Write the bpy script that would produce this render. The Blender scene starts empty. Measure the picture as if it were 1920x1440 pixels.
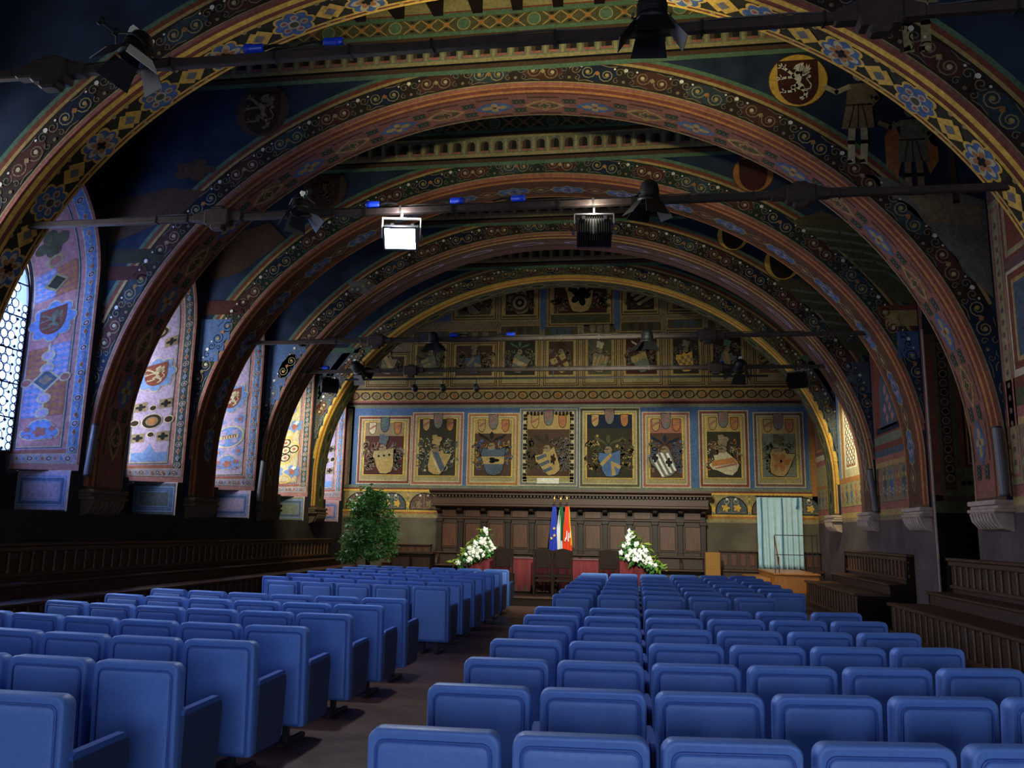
import bpy, math, random
from math import sin, cos, pi, sqrt, atan2, hypot
from mathutils import Matrix, Vector

random.seed(7)
SC = bpy.context.scene
COL = SC.collection

# ------------------------------------------------------------------ camera, world, lights, exposure
EYE = 1.64
YAW, PITCH, ROLL, FPX = 0.14918, 0.17778, 0.0185, 1540.0
cam_d = bpy.data.cameras.new('camera')
cam = bpy.data.objects.new('camera', cam_d)
COL.objects.link(cam)
cam_d.sensor_fit = 'HORIZONTAL'
cam_d.sensor_width = 36.0
cam_d.lens = 36.0 * FPX / 1920.0
cam_d.clip_start, cam_d.clip_end = 0.05, 200
_f = Vector((-sin(YAW) * cos(PITCH), cos(YAW) * cos(PITCH), sin(PITCH)))
_r = Vector((cos(YAW), sin(YAW), 0))
_u = _r.cross(_f)
_R = cos(ROLL) * _r + sin(ROLL) * _u
_U = -sin(ROLL) * _r + cos(ROLL) * _u
cam.matrix_world = Matrix(((_R.x, _U.x, -_f.x, 0), (_R.y, _U.y, -_f.y, 0), (_R.z, _U.z, -_f.z, EYE), (0, 0, 0, 1)))
SC.camera = cam

w = bpy.data.worlds.new('world')
SC.world = w
w.use_nodes = True
w.node_tree.nodes['Background'].inputs[0].default_value = (0.76, 0.84, 1.0, 1)
w.node_tree.nodes['Background'].inputs[1].default_value = 30.0

SC.view_settings.view_transform = 'Standard'
SC.view_settings.look = 'None'
SC.view_settings.exposure = 0.0
SC.view_settings.gamma = 1.0
SC.view_settings.use_curve_mapping = False

WINDOW_EMIT = 19.0        # daylight behind the left windows
NEAR_GLOW_EMIT = 19.0   # glow of panes added on the wall behind the camera to light the seats
BACK_EMIT = 10.0         # glow of unseen left windows, assumed behind the camera to light the seats


def light(kind, name, loc, target, power, color, size=0.3, spot=1.2, blend=0.5, sy=None):
    d = bpy.data.lights.new(name, kind)
    d.energy = power
    d.color = color
    if kind == 'SPOT':
        d.spot_size, d.spot_blend, d.shadow_soft_size = spot, blend, size
    elif kind == 'AREA':
        d.size = size
        if sy:
            d.shape, d.size_y = 'RECTANGLE', sy
    else:
        d.shadow_soft_size = size
    o = bpy.data.objects.new(name, d)
    COL.objects.link(o)
    o.location = loc
    o.rotation_euler = (Vector(target) - Vector(loc)).to_track_quat('-Z', 'Y').to_euler()
    return o


HALIDE = (1.0, 0.93, 0.55)
# floodlight on the second rod that faces the end wall
light('SPOT', 'flood_beam_end_wall', (-0.46, 9.85, 5.2), (-1.6, 24.8, 1.3), 5800, (0.97, 0.98, 0.70), 0.12, 0.94, 1.0)
# floodlight on the second rod that faces the seats
light('SPOT', 'flood_beam_seats', (-2.87, 9.2, 5.15), (-2.4, 5.5, 0.2), 330, (0.85, 0.93, 1.0), 0.12, 2.0, 0.8)
# two floodlights on the fourth rod
light('SPOT', 'flood_beam_right', (3.80, 19.55, 5.0), (5.1, 21.3, 3.1), 600, HALIDE, 0.12, 1.5, 0.7)
light('SPOT', 'flood_beam_left', (-7.55, 19.55, 5.0), (-8.8, 22.4, 3.1), 520, HALIDE, 0.12, 1.7, 0.7)
# unseen lamp without a fixture, added above the nearest rod to brighten the vault
light('SPOT', 'unseen_vault_lamp', (-1.2, 6.6, 6.42), (-1.0, 11.2, 9.6), 1500, (1.0, 0.91, 0.50), 0.12, 1.5, 1.0)
# added point lamps, spill of the two floodlights that brightens the second rod
light('POINT', 'flood_spill_lit', (-2.87, 9.36, 5.515), (0, 0, 0), 22, (0.95, 0.97, 1.0), 0.02)
light('POINT', 'flood_spill_back', (-0.46, 9.36, 5.515), (0, 0, 0), 18, (1.0, 0.97, 0.8), 0.02)
light('SPOT', 'dais_fill', (0.25, 16.35, 5.2), (-1.6, 23.5, 0.9), 820, (1.0, 0.97, 0.86), 0.12, 1.75, 0.7)  # lamp added to brighten the dais, no floodlight hangs here

# ------------------------------------------------------------------ materials


def lin(c):
    return tuple((v / 12.92) if v <= 0.04045 else ((v + 0.055) / 1.055) ** 2.4 for v in c)


def new_mat(name):
    m = bpy.data.materials.new(name)
    m.use_nodes = True
    nt = m.node_tree
    return m, nt, nt.nodes['Principled BSDF']


def mat(name, col, rough=0.6, metal=0.0, noise=0.0, scale=8.0, bump=0.0, spec=0.4, col2=None, stretch=None, emit=None, sheen=0.0):
    m, nt, b = new_mat(name)
    c = lin(col)
    b.inputs['Base Color'].default_value = (*c, 1)
    b.inputs['Roughness'].default_value = rough
    b.inputs['Metallic'].default_value = metal
    b.inputs['Specular IOR Level'].default_value = spec
    if sheen:
        b.inputs['Sheen Weight'].default_value = sheen
    if emit:
        b.inputs['Emission Color'].default_value = (*emit[0], 1)
        b.inputs['Emission Strength'].default_value = emit[1]
    if noise or bump or col2:
        tc = nt.nodes.new('ShaderNodeTexCoord')
        mp = nt.nodes.new('ShaderNodeMapping')
        nt.links.new(tc.outputs['Object'], mp.inputs[0])
        if stretch:
            mp.inputs['Scale'].default_value = stretch
        n = nt.nodes.new('ShaderNodeTexNoise')
        n.inputs['Scale'].default_value = scale
        n.inputs['Detail'].default_value = 5
        nt.links.new(mp.outputs[0], n.inputs['Vector'])
        r = nt.nodes.new('ShaderNodeValToRGB')
        k = 1 - noise
        c2 = lin(col2) if col2 else tuple(v * k for v in c)
        r.color_ramp.elements[0].position = 0.35
        r.color_ramp.elements[1].position = 0.65
        r.color_ramp.elements[0].color = (*c2, 1)
        r.color_ramp.elements[1].color = (*c, 1)
        nt.links.new(n.outputs[0], r.inputs[0])
        nt.links.new(r.outputs[0], b.inputs['Base Color'])
        if bump:
            bp = nt.nodes.new('ShaderNodeBump')
            bp.inputs['Strength'].default_value = bump
            bp.inputs['Distance'].default_value = 0.02
            nt.links.new(n.outputs[0], bp.inputs['Height'])
            nt.links.new(bp.outputs[0], b.inputs['Normal'])
    return m


def fresco_mat():
    """pigment stored per polygon, worn by two noises"""
    m, nt, b = new_mat('fresco_paint')
    at = nt.nodes.new('ShaderNodeAttribute')
    at.attribute_name = 'pigment'
    ge = nt.nodes.new('ShaderNodeNewGeometry')
    n1 = nt.nodes.new('ShaderNodeTexNoise')
    n1.inputs['Scale'].default_value = 2.3
    n1.inputs['Detail'].default_value = 8
    n1.inputs['Roughness'].default_value = 0.7
    n2 = nt.nodes.new('ShaderNodeTexNoise')
    n2.inputs['Scale'].default_value = 19
    n2.inputs['Detail'].default_value = 4
    for n in (n1, n2):
        nt.links.new(ge.outputs['Position'], n.inputs['Vector'])
    r1 = nt.nodes.new('ShaderNodeMapRange')
    r1.inputs[1].default_value, r1.inputs[2].default_value = 0.3, 0.7
    r1.inputs[3].default_value, r1.inputs[4].default_value = 0.72, 1.1
    r2 = nt.nodes.new('ShaderNodeMapRange')
    r2.inputs[1].default_value, r2.inputs[2].default_value = 0.3, 0.7
    r2.inputs[3].default_value, r2.inputs[4].default_value = 0.7, 1.15
    nt.links.new(n1.outputs[0], r1.inputs[0])
    nt.links.new(n2.outputs[0], r2.inputs[0])
    mu = nt.nodes.new('ShaderNodeMath')
    mu.operation = 'MULTIPLY'
    nt.links.new(r1.outputs[0], mu.inputs[0])
    nt.links.new(r2.outputs[0], mu.inputs[1])
    vm = nt.nodes.new('ShaderNodeVectorMath')
    vm.operation = 'SCALE'
    nt.links.new(at.outputs['Color'], vm.inputs[0])
    nt.links.new(mu.outputs[0], vm.inputs['Scale'])
    nt.links.new(vm.outputs[0], b.inputs['Base Color'])
    b.inputs['Roughness'].default_value = 0.85
    b.inputs['Specular IOR Level'].default_value = 0.15
    return m


def floor_mat():
    m, nt, b = new_mat('terracotta_floor')
    tc = nt.nodes.new('ShaderNodeTexCoord')
    br = nt.nodes.new('ShaderNodeTexBrick')
    br.inputs['Color1'].default_value = (*lin((0.36, 0.25, 0.21)), 1)
    br.inputs['Color2'].default_value = (*lin((0.29, 0.20, 0.17)), 1)
    br.inputs['Mortar'].default_value = (*lin((0.2, 0.15, 0.13)), 1)
    br.inputs['Scale'].default_value = 3.0
    br.inputs['Mortar Size'].default_value = 0.012
    nt.links.new(tc.outputs['Object'], br.inputs['Vector'])
    nt.links.new(br.outputs[0], b.inputs['Base Color'])
    n = nt.nodes.new('ShaderNodeTexNoise')
    n.inputs['Scale'].default_value = 5
    nt.links.new(tc.outputs['Object'], n.inputs['Vector'])
    r = nt.nodes.new('ShaderNodeMapRange')
    r.inputs[3].default_value, r.inputs[4].default_value = 0.3, 0.65
    nt.links.new(n.outputs[0], r.inputs[0])
    nt.links.new(r.outputs[0], b.inputs['Roughness'])
    return m


def glass_mat(name, tint, glow, k):
    m, nt, b = new_mat(name)
    nt.nodes.remove(b)
    tr = nt.nodes.new('ShaderNodeBsdfTransparent')
    tr.inputs[0].default_value = (*tint, 1)
    tl = nt.nodes.new('ShaderNodeBsdfTranslucent')
    tl.inputs[0].default_value = (*glow, 1)
    mx = nt.nodes.new('ShaderNodeMixShader')
    mx.inputs[0].default_value = k
    nt.links.new(tr.outputs[0], mx.inputs[1])
    nt.links.new(tl.outputs[0], mx.inputs[2])
    nt.links.new(mx.outputs[0], nt.nodes['Material Output'].inputs[0])
    return m


FR = fresco_mat()
M = {
    'floor': floor_mat(),
    'plaster': mat('dark_plaster', (0.35, 0.30, 0.30), 0.9, noise=0.35, scale=1.6, bump=0.15, spec=0.1),
    'wallpaint': mat('worn_wall_paint', (0.22, 0.20, 0.21), 0.9, noise=0.4, scale=1.2, spec=0.1),
    'bluefield': mat('dark_blue_fresco_field', (0.16, 0.20, 0.27), 0.9, noise=0.5, scale=1.7, spec=0.1),
    'soffit': mat('soffit_plaster', (0.36, 0.29, 0.22), 0.9, noise=0.3, scale=2.5, spec=0.1),
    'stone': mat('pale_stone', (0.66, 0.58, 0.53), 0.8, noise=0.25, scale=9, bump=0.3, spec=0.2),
    'darkstone': mat('darker_stone', (0.36, 0.30, 0.24), 0.85, noise=0.3, scale=9, bump=0.3, spec=0.2),  # darker tone, used for the left corbels and the outside cornice
    'wood': mat('dark_walnut', (0.225, 0.13, 0.085), 0.55, noise=0.45, scale=6, stretch=(4, 4, 0.6), bump=0.08),
    'woodl': mat('dark_walnut_long_grain', (0.28, 0.165, 0.105), 0.52, noise=0.45, scale=6, stretch=(4, 0.5, 4), bump=0.08),
    'woodp': mat('walnut_panel', (0.35, 0.19, 0.105), 0.5, noise=0.5, scale=5, stretch=(5, 5, 0.5), bump=0.05),
    'woodk': mat('blackened_wood', (0.115, 0.07, 0.05), 0.75, spec=0.15, noise=0.3, scale=6),
    'house': mat('dark_facade', (0.25, 0.25, 0.27), 0.9, noise=0.3, scale=1.0, spec=0.0),  # even dark tone, chosen so the leaded panes don't clip
    'woodd': mat('dark_carved_wood', (0.15, 0.09, 0.062), 0.5, noise=0.3, scale=6, spec=0.3),
    'plasterf': mat('olive_grey_plaster', (0.37, 0.34, 0.29), 0.9, noise=0.35, scale=1.6, bump=0.15, spec=0.1),
    'woodq': mat('dark_pew_panel', (0.20, 0.125, 0.085), 0.55, noise=0.3, scale=6),
    'woodc': mat('highlight_colonnette_wood', (0.40, 0.27, 0.18), 0.5, noise=0.3, scale=9),  # lighter tan carries the highlight on the colonnette edges
    'pine': mat('varnished_oak', (0.66, 0.42, 0.18), 0.4, noise=0.25, scale=5, stretch=(4, 4, 0.6)),
    'ochre': mat('ochre_board', (0.56, 0.38, 0.10), 0.6, noise=0.15, scale=5),
    'leather': mat('blue_leatherette', (0.36, 0.51, 0.82), 0.5, noise=0.10, scale=60, bump=0.04, spec=0.45),
    'leather2': mat('blue_leatherette_piping', (0.25, 0.38, 0.70), 0.42, noise=0.08, scale=60, spec=0.4),
    'armside': mat('dark_blue_arm_panel', (0.20, 0.27, 0.42), 0.5, noise=0.1, scale=40),
    'legmetal': mat('grey_leg_metal', (0.22, 0.22, 0.25), 0.4, metal=0.6),
    'iron': mat('wrought_iron', (0.24, 0.19, 0.175), 0.65, metal=0.3, noise=0.4, scale=14, bump=0.2),
    'black': mat('black_lamp_metal', (0.055, 0.055, 0.06), 0.55),
    'grey': mat('grey_lamp_metal', (0.42, 0.42, 0.44), 0.35, metal=0.7),
    'white': mat('white_metal', (0.85, 0.85, 0.80), 0.4),
    'plug': mat('blue_plastic', (0.08, 0.22, 0.75), 0.35),
    'cable': mat('black_cable', (0.05, 0.05, 0.055), 0.5),
    'speaker': mat('grey_speaker_case', (0.31, 0.29, 0.31), 0.45),
    'lens': mat('lamp_glass', (1, 1, 1), 0.2, emit=((0.85, 0.95, 1.0), 60.0)),
    'lensoff': mat('dark_lens', (0.35, 0.36, 0.42), 0.1, metal=0.6),
    'red': mat('crimson_cloth', (0.38, 0.07, 0.11), 0.8, noise=0.2, scale=8, sheen=0.2),
    'curtain': mat('pale_blue_curtain', (0.66, 0.77, 0.82), 0.85, noise=0.12, scale=6, sheen=0.1),
    'curtainb': mat('blue_curtain_edge', (0.22, 0.42, 0.55), 0.85),
    'leaf': mat('glossy_leaf', (0.34, 0.57, 0.29), 0.35, noise=0.45, scale=3),
    'leafy': mat('yellow_green_leaf', (0.50, 0.60, 0.22), 0.5, noise=0.3, scale=5),
    'petal': mat('white_petal', (0.92, 0.92, 0.90), 0.6),
    'bark': mat('thin_bark', (0.33, 0.25, 0.17), 0.8),
    'pot': mat('ochre_wicker_pot', (0.40, 0.30, 0.16), 0.8, noise=0.4, scale=40, bump=0.3),
    'gold': mat('gilt_finial', (0.85, 0.68, 0.35), 0.3, metal=0.8),
    'fblue': mat('flag_blue', (0.12, 0.22, 0.68), 0.7),
    'fgreen': mat('flag_green', (0.05, 0.36, 0.20), 0.7),
    'fwhite': mat('flag_white', (0.88, 0.88, 0.90), 0.7),
    'fred': mat('flag_red', (0.86, 0.24, 0.08), 0.7),
    'fyellow': mat('flag_yellow', (0.92, 0.74, 0.10), 0.7),
    'lead': mat('black_lead', (0.04, 0.045, 0.07), 0.5),
    'daylight': mat('daylit_glass', (0.8, 0.88, 1), 0.2, emit=((0.80, 0.86, 1.0), WINDOW_EMIT)),
    'backglow': mat('assumed_back_glow', (0.8, 0.88, 1), 0.2, emit=((0.80, 0.87, 1.0), BACK_EMIT)),
    'dimglow': mat('dimmed_pane_glow', (0.8, 0.88, 1), 0.2, emit=((0.80, 0.87, 1.0), 1.5)),  # pane glow dimmed so the near left seats stay darker
    'nearglow': mat('added_near_glow', (0.8, 0.88, 1), 0.2, emit=((0.72, 0.83, 1.0), NEAR_GLOW_EMIT)),
}

M['rondelw'] = glass_mat('clear_crown_glass', (0.75, 0.82, 0.95), (0.9, 0.93, 1.0), 0.15)
M['rondel'] = glass_mat('bluish_crown_glass', (0.52, 0.65, 0.95), (0.7, 0.78, 1.0), 0.15)
M['rondelp'] = glass_mat('violet_crown_glass', (0.52, 0.52, 0.78), (0.55, 0.55, 0.85), 0.2)
M['paneb'] = glass_mat('thin_blue_glass', (0.64, 0.73, 0.92), (0.3, 0.4, 0.9), 0.05)

# ------------------------------------------------------------------ mesh helpers


class MB:
    def __init__(s):
        s.v, s.f = [], []

    def add(s, vs, fs):
        n = len(s.v)
        s.v += [tuple(p) for p in vs]
        s.f += [tuple(i + n for i in f) for f in fs]
        return s

    def box(s, x0, y0, z0, x1, y1, z1):
        vs = [(x, y, z) for z in (z0, z1) for y in (y0, y1) for x in (x0, x1)]
        return s.add(vs, [(0, 2, 3, 1), (4, 5, 7, 6), (0, 1, 5, 4), (2, 6, 7, 3), (0, 4, 6, 2), (1, 3, 7, 5)])

    def bbox(s, x0, y0, z0, x1, y1, z1, b=0.01):
        """box with chamfered vertical and top edges (chamfer b)"""

        def rg(z, e):
            a0, a1, c0, c1 = x0 + e, x1 - e, y0 + e, y1 - e
            return [(a0 + b, c0, z), (a1 - b, c0, z), (a1, c0 + b, z), (a1, c1 - b, z), (a1 - b, c1, z), (a0 + b, c1, z), (a0, c1 - b, z), (a0, c0 + b, z)]
        vs = rg(z0, b) + rg(z0 + b, 0) + rg(z1 - b, 0) + rg(z1, b)
        fs = [tuple(range(7, -1, -1)), tuple(range(24, 32))]
        for k in range(3):
            for i in range(8):
                j = (i + 1) % 8
                fs.append((k * 8 + i, k * 8 + j, k * 8 + 8 + j, k * 8 + 8 + i))
        return s.add(vs, fs)

    def prism(s, pts, axis, a, b):
        """extrude a 2D polygon along an axis: 'x' -> pts are (y,z), 'y' -> (x,z), 'z' -> (x,y)"""
        def P(p, t):
            return (t, p[0], p[1]) if axis == 'x' else ((p[0], t, p[1]) if axis == 'y' else (p[0], p[1], t))
        n = len(pts)
        vs = [P(p, a) for p in pts] + [P(p, b) for p in pts]
        fs = [tuple(range(n)), tuple(range(2 * n - 1, n - 1, -1))]
        fs += [(i, i + n, (i + 1) % n + n, (i + 1) % n) for i in range(n)]
        return s.add(vs, fs)

    def tube(s, path, r, n=8, closed=False, cap=True):
        path = [Vector(p) for p in path]
        m = len(path)
        vs = []
        prev = None
        for i, p in enumerate(path):
            a = path[(i - 1) % m] if (closed or i > 0) else p
            b = path[(i + 1) % m] if (closed or i < m - 1) else p
            t = (b - a).normalized()
            up = prev if prev is not None else (Vector((0, 0, 1)) if abs(t.z) < 0.9 else Vector((1, 0, 0)))
            x = (up - t * up.dot(t))
            x = x.normalized() if x.length > 1e-6 else t.orthogonal().normalized()
            prev = x
            y = t.cross(x)
            rr = r[i] if isinstance(r, (list, tuple)) else r
            for k in range(n):
                q = p + rr * (cos(2 * pi * k / n) * x + sin(2 * pi * k / n) * y)
                vs.append(tuple(q))
        fs = []
        for i in range(m if closed else m - 1):
            j = (i + 1) % m
            for k in range(n):
                l = (k + 1) % n
                fs.append((i * n + k, i * n + l, j * n + l, j * n + k))
        if cap and not closed:
            fs += [tuple(range(n - 1, -1, -1)), tuple(range((m - 1) * n, m * n))]
        return s.add(vs, fs)

    def lathe(s, prof, c=(0, 0, 0), n=12):
        """prof: (radius, height) pairs around the z axis"""
        vs = [(c[0] + r * cos(2 * pi * k / n), c[1] + r * sin(2 * pi * k / n), c[2] + h) for r, h in prof for k in range(n)]
        fs = []
        for i in range(len(prof) - 1):
            for k in range(n):
                l = (k + 1) % n
                fs.append((i * n + k, i * n + l, i * n + n + l, i * n + n + k))
        fs += [tuple(range(n - 1, -1, -1)), tuple(range((len(prof) - 1) * n, len(prof) * n))]
        return s.add(vs, fs)

    def rot(s, mtx, start=0):
        s.v[start:] = [tuple(mtx @ Vector(p)) for p in s.v[start:]]
        return s

    def mesh(s, name, m, smooth=False):
        me = bpy.data.meshes.new(name)
        me.from_pydata(s.v, [], s.f)
        me.materials.append(m)
        if smooth:
            me.polygons.foreach_set('use_smooth', [True] * len(me.polygons))
        me.update()
        return me

    def build(s, name, m, parent=None, smooth=False, loc=None):
        return link(name, s.mesh(name, m, smooth), parent, loc)


def link(name, me, parent=None, loc=None):
    o = bpy.data.objects.new(name, me)
    COL.objects.link(o)
    if parent:
        o.parent = parent
    if loc:
        o.location = loc
    return o


def recalc(o):
    import bmesh
    bm = bmesh.new()
    bm.from_mesh(o.data)
    bmesh.ops.recalc_face_normals(bm, faces=bm.faces)
    bm.to_mesh(o.data)
    bm.free()
    return o


def tag(o, label=None, cat=None, group=None, kind=None):
    if label:
        o['label'] = label
    if cat:
        o['category'] = cat
    if group:
        o['group'] = group
    if kind:
        o['kind'] = kind
    return o


def thing(name, label, cat, loc=(0, 0, 0), rotz=0.0, group=None):
    o = bpy.data.objects.new(name, None)
    COL.objects.link(o)
    o.location = loc
    o.rotation_euler = (0, 0, rotz)
    o.empty_display_size = 0.1
    return tag(o, label, cat, group)


def dup(root, loc=None, rotz=None, label=None, group=None):
    r = root.copy()
    COL.objects.link(r)
    if loc is not None:
        r.location = loc
    if rotz is not None:
        r.rotation_euler = (0, 0, rotz)
    if label:
        r['label'] = label
    if group:
        r['group'] = group
    for ch in root.children:
        c = ch.copy()
        COL.objects.link(c)
        c.parent = r
        for g in ch.children:
            d = g.copy()
            COL.objects.link(d)
            d.parent = c
    return r


# ------------------------------------------------------------------ fresco painter: thin polygons of pigment laid on a surface
def _mute(c, k=0.24, g=0.92):
    l = 0.3 * c[0] + 0.55 * c[1] + 0.15 * c[2]
    return tuple(g * (v + (l - v) * k) for v in c)


C = {k: lin(_mute(v)) for k, v in dict(
    ochre=(0.70, 0.56, 0.28), yellow=(0.92, 0.68, 0.18), orange=(0.72, 0.43, 0.18), brick=(0.52, 0.24, 0.16), maroon=(0.32, 0.14, 0.11),
    blue=(0.29, 0.41, 0.60), sky=(0.40, 0.53, 0.76), navy=(0.11, 0.15, 0.24), green=(0.32, 0.46, 0.34), dgreen=(0.15, 0.21, 0.15),
    cream=(0.76, 0.69, 0.50), dark=(0.13, 0.12, 0.11), olive=(0.34, 0.32, 0.19), dolive=(0.22, 0.20, 0.13), white=(0.90, 0.87, 0.78),
    mauve=(0.46, 0.31, 0.27), pink=(0.74, 0.47, 0.45), lilac=(0.66, 0.57, 0.69), plum=(0.46, 0.30, 0.28), grey=(0.45, 0.43, 0.40), brown=(0.33, 0.22, 0.15),
    tan=(0.56, 0.46, 0.32), greyg=(0.44, 0.46, 0.36), palered=(0.66, 0.36, 0.30), black=(0.05, 0.05, 0.05), straw=(0.62, 0.55, 0.33),
    dbrown=(0.21, 0.14, 0.10), slate=(0.30, 0.35, 0.40), slate2=(0.20, 0.26, 0.30), rose=(0.60, 0.35, 0.27), rust=(0.42, 0.25, 0.17), wine=(0.34, 0.17, 0.14), umber=(0.20, 0.15, 0.12)).items()}


class Paint:
    def __init__(s, fn, eps=0.003, step=0.0, keep=None):
        s.fn, s.eps, s.step, s.keep = fn, eps, step, keep
        s.v, s.f, s.c = [], [], []
        s.cell = 0.0

    def _put(s, pts, faces, col, layer):
        if s.keep and not all(s.keep(u, v) for u, v in pts):
            return
        n = len(s.v)
        c = C[col] if isinstance(col, str) else col
        s.v += [s.fn(u, v, (layer + 1) * s.eps) for u, v in pts]
        s.f += [tuple(i + n for i in f) for f in faces]
        s.c += [(*c, 1.0)] * len(pts)

    def poly(s, pts, col, layer=1, fan=False):
        n = len(pts)
        if fan:
            cu, cv = sum(p[0] for p in pts) / n, sum(p[1] for p in pts) / n
            s._put(pts + [(cu, cv)], [(i, (i + 1) % n, n) for i in range(n)], col, layer)
        else:
            s._put(pts, [tuple(range(n))], col, layer)

    def rect(s, u0, v0, u1, v1, col, layer=0):
        if s.cell and (abs(u1 - u0) > s.cell or abs(v1 - v0) > s.cell) and v0 < 8.9:
            a, b = int(math.ceil(abs(u1 - u0) / s.cell)), int(math.ceil(abs(v1 - v0) / s.cell))
            for i in range(a):
                for j in range(b):
                    x0, x1 = u0 + (u1 - u0) * i / a, u0 + (u1 - u0) * (i + 1) / a
                    y0, y1 = v0 + (v1 - v0) * j / b, v0 + (v1 - v0) * (j + 1) / b
                    s._put([(x0, y0), (x1, y0), (x1, y1), (x0, y1)], [(0, 1, 2, 3)], col, layer)
            return
        k = max(1, int(math.ceil(abs(u1 - u0) / s.step))) if s.step else 1
        for i in range(k):
            a, b = u0 + (u1 - u0) * i / k, u0 + (u1 - u0) * (i + 1) / k
            s._put([(a, v0), (b, v0), (b, v1), (a, v1)], [(0, 1, 2, 3)], col, layer)

    def frame(s, u0, v0, u1, v1, w, col, layer=1):
        s.rect(u0, v0, u1, v0 + w, col, layer)
        s.rect(u0, v1 - w, u1, v1, col, layer)
        s.rect(u0, v0 + w, u0 + w, v1 - w, col, layer)
        s.rect(u1 - w, v0 + w, u1, v1 - w, col, layer)

    def ell(s, u, v, a, b, col, layer=1, n=14, rot=0.0):
        ps = []
        for k in range(n):
            x, y = a * cos(2 * pi * k / n), b * sin(2 * pi * k / n)
            ps.append((u + x * cos(rot) - y * sin(rot), v + x * sin(rot) + y * cos(rot)))
        s.poly(ps, col, layer, fan=bool(s.step))

    def ring(s, u, v, a, b, w, col, layer=1, n=16):
        for k in range(n):
            t0, t1 = 2 * pi * k / n, 2 * pi * (k + 1) / n
            s._put([(u + a * cos(t0), v + b * sin(t0)), (u + a * cos(t1), v + b * sin(t1)), (u + (a - w) * cos(t1), v + (b - w) * sin(t1)), (u + (a - w) * cos(t0), v + (b - w) * sin(t0))], [(0, 1, 2, 3)], col, layer)

    def line(s, pts, w, col, layer=1, closed=False):
        m = len(pts)
        for i in range(m if closed else m - 1):
            (x0, y0), (x1, y1) = pts[i], pts[(i + 1) % m]
            d = hypot(x1 - x0, y1 - y0) or 1
            nx, ny = -(y1 - y0) / d * w / 2, (x1 - x0) / d * w / 2
            ex, ey = (x1 - x0) / d * w * 0.3, (y1 - y0) / d * w * 0.3
            s._put([(x0 - ex + nx, y0 - ey + ny), (x1 + ex + nx, y1 + ey + ny), (x1 + ex - nx, y1 + ey - ny), (x0 - ex - nx, y0 - ey - ny)], [(0, 1, 2, 3)], col, layer)

    def lobes(s, u, v, R, n, amp, col, layer, sx=1.0, sy=1.0, m=None, ph=0.0):
        m = m or n * 6
        ps = []
        for k in range(m):
            t = 2 * pi * k / m
            r = R * (1 - amp + amp * abs(cos(n * (t - ph) / 2)))
            ps.append((u + r * sx * cos(t), v + r * sy * sin(t)))
        s.poly(ps, col, layer, fan=True)
        return ps

    def diamond(s, u, v, a, b, col, layer):
        s.poly([(u - a, v), (u, v - b), (u + a, v), (u, v + b)], col, layer)

    def spiral(s, u, v, r, w, col, layer, turns=1.3, ph=0.0, sgn=1, n=12):
        ps = []
        for k in range(n + 1):
            t = k / n
            rr = r * (1 - 0.75 * t)
            a = ph + sgn * turns * 2 * pi * t
            ps.append((u + rr * cos(a), v + rr * sin(a)))
        s.line(ps, w, col, layer)

    def build(s, name, parent=None, label=None):
        me = bpy.data.meshes.new(name)
        me.from_pydata(s.v, [], s.f)
        a = me.color_attributes.new('pigment', 'FLOAT_COLOR', 'POINT')
        flat = [x for c in s.c for x in c]
        a.data.foreach_set('color', flat)
        me.materials.append(FR)
        me.update()
        o = link(name, me, parent)
        if label:
            o['label'] = label
        return o


def plane_map(kind, base):
    if kind == 'y':
        return lambda u, v, o: (u, base - o, v)
    if kind == 'x-':
        return lambda u, v, o: (base - o, u, v)
    return lambda u, v, o: (base + o, u, v)


# ------------------------------------------------------------------ shell dimensions
XL, XR, XC = -8.98, 5.20, -1.94
YN, YF, ZC = -8.0, 24.8, 10.62
T = 0.95
ARCH = {1: (9.15, 6.88, 6.91, 1.5 + EYE, 5.70), 2: (12.4, 6.96, 7.06, 1.14 + EYE, 6.14), 3: (15.6, 6.98, 7.10, 1.41 + EYE, 5.72),
        4: (18.85, 7.0, 7.10, 1.25 + EYE, 5.85), 5: (22.1, 7.0, 7.08, 1.41 + EYE, 5.65)}
TH = {1: 0.66, 2: 0.86, 3: 0.91, 4: 0.91, 5: 0.78}
SPRING = 2.2

# ------------------------------------------------------------------ floor, dais, ceiling, end walls
fl = tag(MB().box(-11, YN - 0.3, -0.2, 7, YF + 0.3, 0).build('floor', M['floor']), kind='structure')
ce = tag(MB().box(-11, YN - 0.3, ZC, 7, YF + 0.3, ZC + 0.2).build('ceiling', M['woodl']), kind='structure')
raf = MB().box(-0.085, 0, -0.33, 0.085, 1, 0).mesh('rafter', M['woodk'])
BAYS = [(YN, 9.15)] + [(ARCH[i][0] + TH[i], ARCH[i + 1][0] if i < 5 else YF) for i in range(1, 6)]
for b, (y0, y1) in enumerate(BAYS):
    for k in range(21):
        r = link('rafter', raf, ce, (XL + 0.25 + k * 0.685, y0, ZC + 0.001))
        r.scale = (1, y1 - y0 - 0.002, 1)
nw = tag(MB().box(-11, YN - 0.3, 0, 7, YN, ZC).build('wall_near', M['plaster']), kind='structure')
for k, x in enumerate((0.9, 3.7)):
    wn = tag(MB().box(x - 1.15, YN, 0.9, x + 1.15, YN + 0.03, 3.3).build('window_%d' % (11 + k), M['nearglow']), kind='structure')  # unseen glowing pane, added to light the chair backs
    m = MB()
    for q in range(-2, 3):
        m.box(x + q * 0.575 - 0.03, YN + 0.03, 0.9, x + q * 0.575 + 0.03, YN + 0.1, 3.3)
    for q in range(5):
        m.box(x - 1.18, YN + 0.03, 0.9 + q * 0.6 - 0.03, x + 1.18, YN + 0.09, 0.9 + q * 0.6 + 0.03)
    m.build('window_bars', M['lead'], wn)

# ------------------------------------------------------------------ transverse arches


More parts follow.
